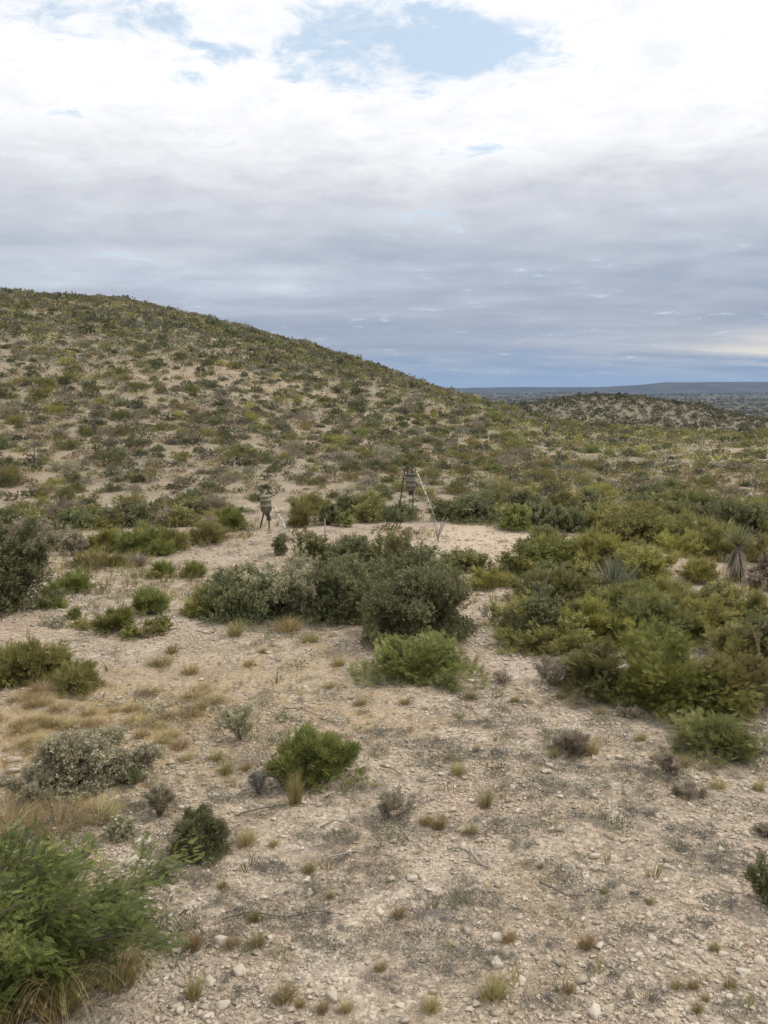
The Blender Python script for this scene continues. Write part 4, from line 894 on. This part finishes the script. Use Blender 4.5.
# loose stones worth naming
ST = [(143, 846, 18, 1.0), (133, 864, 22, .55), (205, 864, 16, .5), (220, 944, 16, .8), (412, 880, 16, .9), (379, 914, 14, .8), (332, 1000, 18, .6), (222, 1008, 18, .7), (498, 941, 18, .9), (594, 1014, 20, 1.0), (735, 948, 14, 1.0), (742, 972, 16, .9), (497, 966, 15, .6),
 (652, 940, 14, .8), (521, 982, 12, .8), (180, 1014, 14, .8), (15, 763, 16, .5), (14, 773, 18, .45), (8, 785, 14, .5), (307, 882, 10, 1.0), (520, 920, 10, .6), (690, 1012, 12, .7), (550, 832, 10, .6), (620, 760, 10, 1.0), (650, 765, 9, 1.0), (660, 1018, 14, .6),
 (240, 975, 16, .6), (210, 985, 14, .6), (400, 1008, 10, .8), (270, 940, 9, .9), (585, 880, 9, .9), (640, 920, 10, .6), (730, 1000, 11, .8), (760, 965, 14, .7), (470, 1012, 10, .6), (700, 955, 12, .7), (675, 945, 12, .6), (560, 925, 9, .9), (342, 945, 10, .7), (350, 855, 8, .9), (265, 900, 9, .8), (160, 912, 9, .7)]
g = np.random.default_rng(47)
for i, (a, b, w, v) in enumerate(ST):
    x, y, z = at(a, b - 2); _, _, s = project(x, y, z); V, Fc = rock_t(g, 2, .4 if i % 3 else .55, 6); mb = MB(); r = w / 2 / s * 1.1; mb.add(V * r, Fc, v)
    o = link('stone', mb.mesh('stone', ROCK), None, (x, y, z + r * .12)); o.rotation_euler = (g.normal(0, .12), g.normal(0, .12), g.random() * 6)
    tag(o, '-', 'stone', 'pale limestone pieces on the gravel'); items.append((x, y, ('large ' if w > 17 else 'small ' if w < 12 else '') + ('whitish' if v > .85 else 'dull' if v < .65 else 'pale') + ' stone', o))
    if i == 0: o['label'] = 'square whitish stone left of the small round dark bush'; items.pop(); LAND.append((x, y, 'the square white stone'))
place_words(items)
# sticks
def stick(pts_px, r, label, mat, lift=.03):
    P = arr_at([p[0] for p in pts_px], [p[1] for p in pts_px]); o0 = P[0].copy(); P = P - o0; P[:, 2] += lift + .02 * np.sin(np.arange(len(P)) * 2)
    t = np.linspace(0, len(P) - 1, len(P) * 4); Q = np.stack([np.interp(t, np.arange(len(P)), P[:, i]) for i in range(3)], -1)
    mb = MB(); tube(mb, Q, np.linspace(r, r * .4, len(Q)), 5, .5); tag(link('stick', mb.mesh('stick', mat), None, tuple(o0)), label, 'stick', 'dead sticks on the gravel')
stick([(470, 852), (474, 860), (482, 866), (491, 870)], .016, 'curved pale dead branch right of the grey mat plants in mid clearing', DEADWOOD)
stick([(490, 871), (490, 858)], .010, 'short pale twig standing off the end of the curved pale branch', DEADWOOD)
stick([(328, 860), (345, 858), (355, 852), (366, 855)], .010, 'pale crooked stick in front of the sparse grey twig bush', DEADWOOD)
stick([(222, 922), (250, 916), (285, 919), (318, 913), (345, 920)], .009, 'long thin brown stick lying across the gravel right of the fern-leaved bush', DEADDARK)
stick([(320, 830), (336, 824), (350, 826)], .010, 'brown stick left of the sparse grey twig bush', DEADDARK)
stick([(240, 816), (262, 812), (285, 806)], .012, 'dark branch left of and below the bright green clearing bush', DEADDARK)
stick([(330, 782), (342, 777), (350, 776)], .014, 'weathered root at the right foot of the bright green clearing bush', DEADWOOD)
stick([(380, 768), (392, 772), (402, 776)], .010, 'brown stick right of the bright green clearing bush', DEADDARK)
stick([(540, 885), (552, 892), (566, 896), (585, 898)], .012, 'dark root breaking the gravel left of the ashy mats in lower right', DEADDARK)
stick([(284, 710), (300, 712), (318, 716)], .010, 'dark thin stick behind the bright green clearing bush', DEADDARK)
stick([(740, 690), (750, 700), (757, 712)], .010, 'pale stick beside the olive feathery bush', DEADWOOD)

# ------------------------------------------------------------------ gravel, litter, dry grass (uncountable)
def near_points(n, d0, d1, seed, pw=1.0, amax=33):
    g = np.random.default_rng(seed); d = d0 * (d1 / d0) ** (g.random(n) ** pw); a = np.radians(g.uniform(-amax, amax, n)); return d * np.sin(a), d * np.cos(a), d, g
x, y, d, g = near_points(105000, 4.6, 27, 51, 1.1)
kp = g.random(len(x)) < .45 + .9 * fbm(x / 1.3, y / 1.3, 55, 3) + .25 * (d > 14); x, y, d = x[kp], y[kp], d[kp]; n = len(x); z = terrain(x, y)
r = np.clip(np.exp(g.normal(-4.55, .50, n)), .004, .05) * (1 + d / 16); mb = MB(); v = g.integers(0, 7, n)
for j in range(7):
    V, Fc = rock_t(g, 0, .42, 6); m = v == j; k = int(m.sum()); P = np.stack([x[m], y[m], z[m] + r[m] * .12], -1)
    mb.stamp(V, Fc, P, frames(np.stack([np.cos(q := g.random(k) * 6.28), np.sin(q), g.normal(0, .15, k)], -1), g) if False else rotz(g.random(k) * 6.28), r[m], np.clip(g.normal(.52, .27, k), 0, 1))
tag(link('gravel', mb.mesh('gravel', ROCK)), 'pale limestone gravel strewn over the whole clearing', 'gravel', kind='stuff')
g = np.random.default_rng(59); mb = MB()
for (cx_, cy_, n, sg) in ((235, 985, 260, .55), (300, 960, 120, .6), (720, 960, 150, .6), (600, 960, 90, .9), (180, 900, 90, .5), (460, 900, 60, 1.0), (640, 850, 90, 1.2), (250, 860, 60, .8), (150, 850, 60, .4), (20, 770, 60, .4), (560, 770, 80, 1.2), (620, 745, 60, .6)):
    bx_, by_, _ = at(cx_, cy_); x = bx_ + g.normal(0, sg, n); y = by_ + g.normal(0, sg, n)
    for j in range(3):
        V, Fc = rock_t(g, 1, .4, 6); m = np.arange(n) % 3 == j; k = int(m.sum()); r_ = np.clip(np.exp(g.normal(-3.75, .38, k)), .012, .07)
        mb.stamp(V, Fc, np.stack([x[m], y[m], terrain(x[m], y[m]) + r_ * .08], -1), rotz(g.random(k) * 6.28), r_, np.clip(g.normal(.6, .25, k), 0, 1))
tag(link('rubble', mb.mesh('rubble', ROCK)), 'patches of broken flat limestone rubble on the clearing', 'rubble', kind='stuff')
gx0, gy0, _ = at(760, 962); g = np.random.default_rng(58); n = 230; x = gx0 + g.normal(0, .16, n) + .16; y = gy0 + g.normal(0, .28, n); z = terrain(x, y); V, Fc = rock_t(g, 0, .5, 4); mb = MB()
mb.stamp(V, Fc, np.stack([x, y, z + .004], -1), rotz(g.random(n) * 6.28), np.exp(g.normal(-4.1, .45, n)), g.random(n) * .7)
tag(link('reddish_gravel', mb.mesh('reddish_gravel', PINKROCK)), 'patch of reddish broken stone at the right edge low on the clearing', 'gravel', kind='stuff')
x, y, d, g = near_points(15000, 4.6, 24, 52); kp = g.random(len(x)) < .5 + 1.1 * fbm(x / 1.1, y / 1.1, 56, 3); x, y, d = x[kp], y[kp], d[kp]; n = len(x); z = terrain(x, y); mb = MB()
tv = np.array([[0, -.03, 0], [0, .03, 0], [1, .02, .03], [1, -.02, .03], [.5, 0, .06]]); tf = np.array([[0, 1, 4], [1, 2, 4], [2, 3, 4], [3, 0, 4]])
mb.stamp(tv, tf, np.stack([x, y, z + .008], -1), rotz(g.random(n) * 6.28), (.03 + .07 * g.random(n) ** 2) * (1 + d / 20), g.random(n))
tag(link('twig_litter', mb.mesh('twig_litter', K['grey'])), 'fine grey twigs and plant litter over the gravel', 'litter', kind='stuff')
g = np.random.default_rng(77); X_, Y_ = [], []
for (a, b, R_, s_) in PLS:
    if s_ < 24: continue
    n = int(260 * R_ * R_ + 60 * R_); th = g.random(n) * 6.28; rr = R_ * 1.15 * g.random(n) ** .6; X_.append(a + np.cos(th) * rr); Y_.append(b + np.sin(th) * rr * .95 - .05)
x, y = np.concatenate(X_), np.concatenate(Y_); n = len(x); mb = MB()
mb.stamp(tv, tf, np.stack([x, y, terrain(x, y) + .01], -1), rotz(g.random(n) * 6.28), (.03 + .08 * g.random(n) ** 2) * 1.3, g.random(n) * .8)
tag(link('bush_litter', mb.mesh('bush_litter', K['litter'])), 'brown dead leaves and twigs lying under and around the bushes', 'litter', kind='stuff')
def grass_field(name, n, d0, d1, seed, dens, H, w, mat, label, nb=12):
    x, y, d, g = near_points(n, d0, d1, seed); kp = g.random(len(x)) < dens(x, y, d); x, y, d = x[kp], y[kp], d[kp]; z = terrain(x, y); mb = MB(); tp = []
    for j in range(5):
        t = MB(); tuft_mb(t, g, nb, 1., .8, w, .5); tp.append(t)
    v = g.integers(0, 5, len(x))
    for j in range(5):
        t = tp[j]; m = v == j; k = int(m.sum())
        if not k: continue
        V = np.concatenate(t.V); sc = H * (.5 + g.random(k)) * (1 + d[m] / 25); A = rotz(g.random(k) * 6.28); P = np.stack([x[m], y[m], z[m]], -1); val = g.random(k)
        for Fc in t.Fs:
            pass
        W = np.einsum('nij,nmj->nmi', A, V[None] * sc[:, None, None]) + P[:, None]; b0 = mb.n; mb.V.append(W.reshape(-1, 3)); mb.n += W.shape[0] * W.shape[1]
        for Fc in t.Fs:
            FF = (Fc[None] + (np.arange(k) * len(V))[:, None, None]).reshape(-1, Fc.shape[1]) + b0; mb.Fs.append(FF); mb.vals.append(np.clip(np.repeat(val, len(Fc)) + g.normal(0, .15, len(FF)), 0, 1))
    tag(link(name, mb.mesh(name, K[mat])), label, 'grass', kind='stuff')
def d_straw(x, y, d): return np.exp(-(((x + 4.3) / 2.2) ** 2 + ((y - 10.3) / 1.9) ** 2)) * .75 + .30 * np.exp(-(((x + 1.6) / 2.6) ** 2 + ((y - 12.5) / 2.6) ** 2)) + .14 * sstep(0, .5, fbm(x / 1.5, y / 1.5, 61, 4)) + .01
grass_field('dry_grass', 26000, 5, 26, 53, d_straw, .055, .035, 'straw', 'fine straw-coloured dry grass over the left of the clearing and in thin patches elsewhere')
def d_green(x, y, d): return .9 * sstep(.08, .4, fbm(x / 2.6 + 5, y / 2.6, 62, 3)) * sstep(15, 22, d) * (1 - .8 * np.exp(-(((x - 2.5) / 2.5) ** 2 + ((y - 26) / 3.5) ** 2))) + .012
grass_field('green_grass', 16000, 6, 34, 54, d_green, .11, .05, 'olive', 'patchy yellow-green grass in the back of the clearing and between the bushes')

x, y, d, g = near_points(9000, 6, 32, 57, 1.0, 36)
kp = g.random(len(x)) < (.20 + .9 * fbm(x / 1.9, y / 1.9, 63, 3)) * (1 - .7 * np.exp(-(((x - 2.5) / 2.5) ** 2 + ((y - 26) / 3.5) ** 2))); x, y, d = x[kp], y[kp], d[kp]
cc = np.array([(.20, .185, .145), (.17, .16, .11), (.28, .23, .14), (.17, .165, .09), (.25, .235, .19)])[g.integers(0, 5, len(x))]
stuff_scrub('low_plants', x, y, np.exp(g.normal(-2.75, .4, len(x))) * (1 + d / 22), cc, 110, .15, 'tiny grey and dull green plants dotted over the clearing', 'ground cover', H=.6, seed=9, sink=.01)
# ------------------------------------------------------------------ haze
mb = MB(); boxm(mb, (0, 0, 20.), (29000, 29000, 240.)); m, nt = newmat('thin_air')
pv = N(nt, 'ShaderNodeVolumePrincipled'); pv.inputs['Color'].default_value = (.42, .60, 1.0, 1); pv.inputs['Density'].default_value = 3.7e-5; pv.inputs['Anisotropy'].default_value = .2
o = N(nt, 'ShaderNodeOutputMaterial'); nt.links.new(pv.outputs[0], o.inputs['Volume'])
zmin = None
tag(link('haze', mb.mesh('haze', m)), 'thin bluish haze over the far valley and ridge', 'haze', kind='stuff')

# ------------------------------------------------------------------ sky
SUN_EL, SUN_AZ = math.radians(52), math.radians(72)
w = bpy.data.worlds.new('World'); scene.world = w; w.use_nodes = True; nt = w.node_tree; nt.nodes.clear(); L = nt.links
sky = N(nt, 'ShaderNodeTexSky', sky_type='NISHITA', sun_disc=False, sun_elevation=SUN_EL, sun_rotation=SUN_AZ, air_density=1.0, dust_density=1.5)
bsky = N(nt, 'ShaderNodeBackground'); bsky.inputs[1].default_value = .13; L.new(sky.outputs[0], bsky.inputs[0])
tc = N(nt, 'ShaderNodeTexCoord').outputs['Generated']; sp = N(nt, 'ShaderNodeSeparateXYZ'); L.new(tc, sp.inputs[0]); X, Y, Zc = sp.outputs
zc = math_(nt, 'MAXIMUM', Zc, 0.0)
den = math_(nt, 'ADD', zc, .11)
cv = N(nt, 'ShaderNodeCombineXYZ'); L.new(math_(nt, 'DIVIDE', X, den), cv.inputs[0]); L.new(math_(nt, 'DIVIDE', Y, den), cv.inputs[1])
def cn(sc, det, ro, off=(0, 0, 0), dist=0., scl=(1, 1, 1)):
    mp = N(nt, 'ShaderNodeMapping'); mp.inputs['Location'].default_value = off; mp.inputs['Scale'].default_value = scl; L.new(cv.outputs[0], mp.inputs[0])
    n = N(nt, 'ShaderNodeTexNoise', i_Scale=sc, i_Detail=det, i_Roughness=ro, i_Distortion=dist); L.new(mp.outputs[0], n.inputs['Vector']); return n.outputs['Fac']
nA = cn(1.0, 8., .58, (3.1, 1.7, 0), .3); nB = cn(2.6, 9., .62, (7.7, 2.2, 0), .2); nS = cn(.55, 7., .55, (1.3, 9.1, 0), .2, (.55, 1.25, 1))
zz = math_(nt, 'ADD', zc, math_(nt, 'MULTIPLY', math_(nt, 'SUBTRACT', nA, .5), .10))
zz = math_(nt, 'ADD', zz, math_(nt, 'MULTIPLY', math_(nt, 'SUBTRACT', nB, .5), .06))
zz = math_(nt, 'MAXIMUM', zz, math_(nt, 'MULTIPLY', zc, .5))
rp = ramp(nt, [(0, (.22, .31, .42)), (.012, (.26, .345, .46)), (.045, (.345, .39, .47)), (.087, (.345, .385, .46)), (.122, (.39, .435, .515)), (.174, (.505, .535, .59)), (.218, (.58, .595, .64)), (.259, (.77, .775, .80)), (.30, (.88, .88, .89)), (.38, (.88, .88, .89)), (.5, (1.1, 1.1, 1.12)), (1, (1.25, 1.25, 1.28))])
L.new(zz, rp.inputs[0]); c = rp.outputs[0]
# soft streaks lower down, billows higher up
low = math_(nt, 'SUBTRACT', 1.0, sst(nt, .10, .26, zc))
stk = ramp(nt, [(.36, (.78, .81, .86)), (.48, (.96, .97, .99)), (.54, (1.02, 1.02, 1.02)), (.66, (1.32, 1.29, 1.24))]); L.new(nS, stk.inputs[0])
c = mix(nt, math_(nt, 'MULTIPLY', low, .85), c, stk.outputs[0], 'MULTIPLY')
bil = ramp(nt, [(.3, (.93, .94, .955)), (.5, (1, 1, 1)), (.7, (1.07, 1.07, 1.06))]); L.new(nB, bil.inputs[0]); c = mix(nt, .9, c, bil.outputs[0], 'MULTIPLY')
# horizon band stays clear blue-grey
hb = math_(nt, 'SUBTRACT', 1.0, sst(nt, .006, .03, math_(nt, 'ADD', zc, math_(nt, 'MULTIPLY', math_(nt, 'SUBTRACT', nS, .5), .02))))
c = mix(nt, math_(nt, 'MULTIPLY', hb, .85), c, (.265, .345, .44))
# warm glow low on the right
az = math_(nt, 'ARCTAN2', X, Y)
def gauss(v, m, s):
    t = math_(nt, 'DIVIDE', math_(nt, 'SUBTRACT', v, m), s); return math_(nt, 'POWER', 2.718, math_(nt, 'MULTIPLY', math_(nt, 'MULTIPLY', t, t), -1.0))
gl = math_(nt, 'MULTIPLY', math_(nt, 'MULTIPLY', gauss(az, .44, .13), gauss(zc, .040, .020)), sst(nt, .40, .62, nS))
c = mix(nt, math_(nt, 'MULTIPLY', gl, .9, clamp=True), c, (.74, .68, .57))
bc = N(nt, 'ShaderNodeBackground'); bc.inputs[1].default_value = 1.0; L.new(c, bc.inputs[0])
# gaps in the cloud
gap = math_(nt, 'MULTIPLY', gauss(az, .04, .17), gauss(zc, .345, .046))
gap2 = math_(nt, 'MULTIPLY', math_(nt, 'MULTIPLY', gauss(az, -.36, .22), gauss(zc, .365, .03)), .75)
gg = math_(nt, 'ADD', gap, gap2)
nC = cn(6.5, 9., .66, (4.2, 8.8, 0), .4)
gg = math_(nt, 'ADD', gg, math_(nt, 'MULTIPLY', math_(nt, 'SUBTRACT', nB, .5), 2.4))
gg = math_(nt, 'ADD', gg, math_(nt, 'MULTIPLY', math_(nt, 'SUBTRACT', nC, .5), 2.6))
bl2 = ramp(nt, [(.32, (.90, .915, .94)), (.5, (1, 1, 1)), (.7, (1.06, 1.06, 1.05))]); L.new(nC, bl2.inputs[0]); c = mix(nt, sst(nt, .1, .25, zc), c, mix(nt, 1.0, c, bl2.outputs[0], 'MULTIPLY'))
gm0 = sst(nt, .30, 1.0, gg); gm = math_(nt, 'MULTIPLY', gm0, .3)
L.new(mix(nt, math_(nt, 'MULTIPLY', gm0, .9), c, (.55, .68, .80)), bc.inputs[0])
ms = N(nt, 'ShaderNodeMixShader'); L.new(gm, ms.inputs[0]); L.new(bc.outputs[0], ms.inputs[1]); L.new(bsky.outputs[0], ms.inputs[2])
wo = N(nt, 'ShaderNodeOutputWorld'); L.new(ms.outputs[0], wo.inputs[0])
w.cycles.sampling_method = 'MANUAL'; w.cycles.sample_map_resolution = 512

sl = bpy.data.lights.new('sun', 'SUN'); sl.energy = 1.9; sl.angle = math.radians(10); sl.color = (1, .93, .82)
so = bpy.data.objects.new('sun', sl); col.objects.link(so); dirv = Vector((math.sin(SUN_AZ) * math.cos(SUN_EL), math.cos(SUN_AZ) * math.cos(SUN_EL), math.sin(SUN_EL)))
so.rotation_euler = dirv.to_track_quat('Z', 'Y').to_euler(); so.location = dirv * 60

cam = bpy.data.cameras.new('camera'); co = bpy.data.objects.new('camera', cam); col.objects.link(co); scene.camera = co
co.location = (0, 0, CAMZ); co.rotation_euler = (PI / 2 - PITCH, 0, 0)
cam.sensor_fit = 'VERTICAL'; cam.sensor_height = 36; cam.lens = 36 * F / 1024; cam.clip_end = 60000; cam.clip_start = .05
vs = scene.view_settings; vs.view_transform = 'Standard'; vs.look = 'None'; vs.gamma = 1; vs.exposure = .25; vs.use_curve_mapping = False
scene.cycles.max_bounces = 6; scene.cycles.diffuse_bounces = 3; scene.cycles.transmission_bounces = 3; scene.cycles.volume_bounces = 0; scene.cycles.use_denoising = True
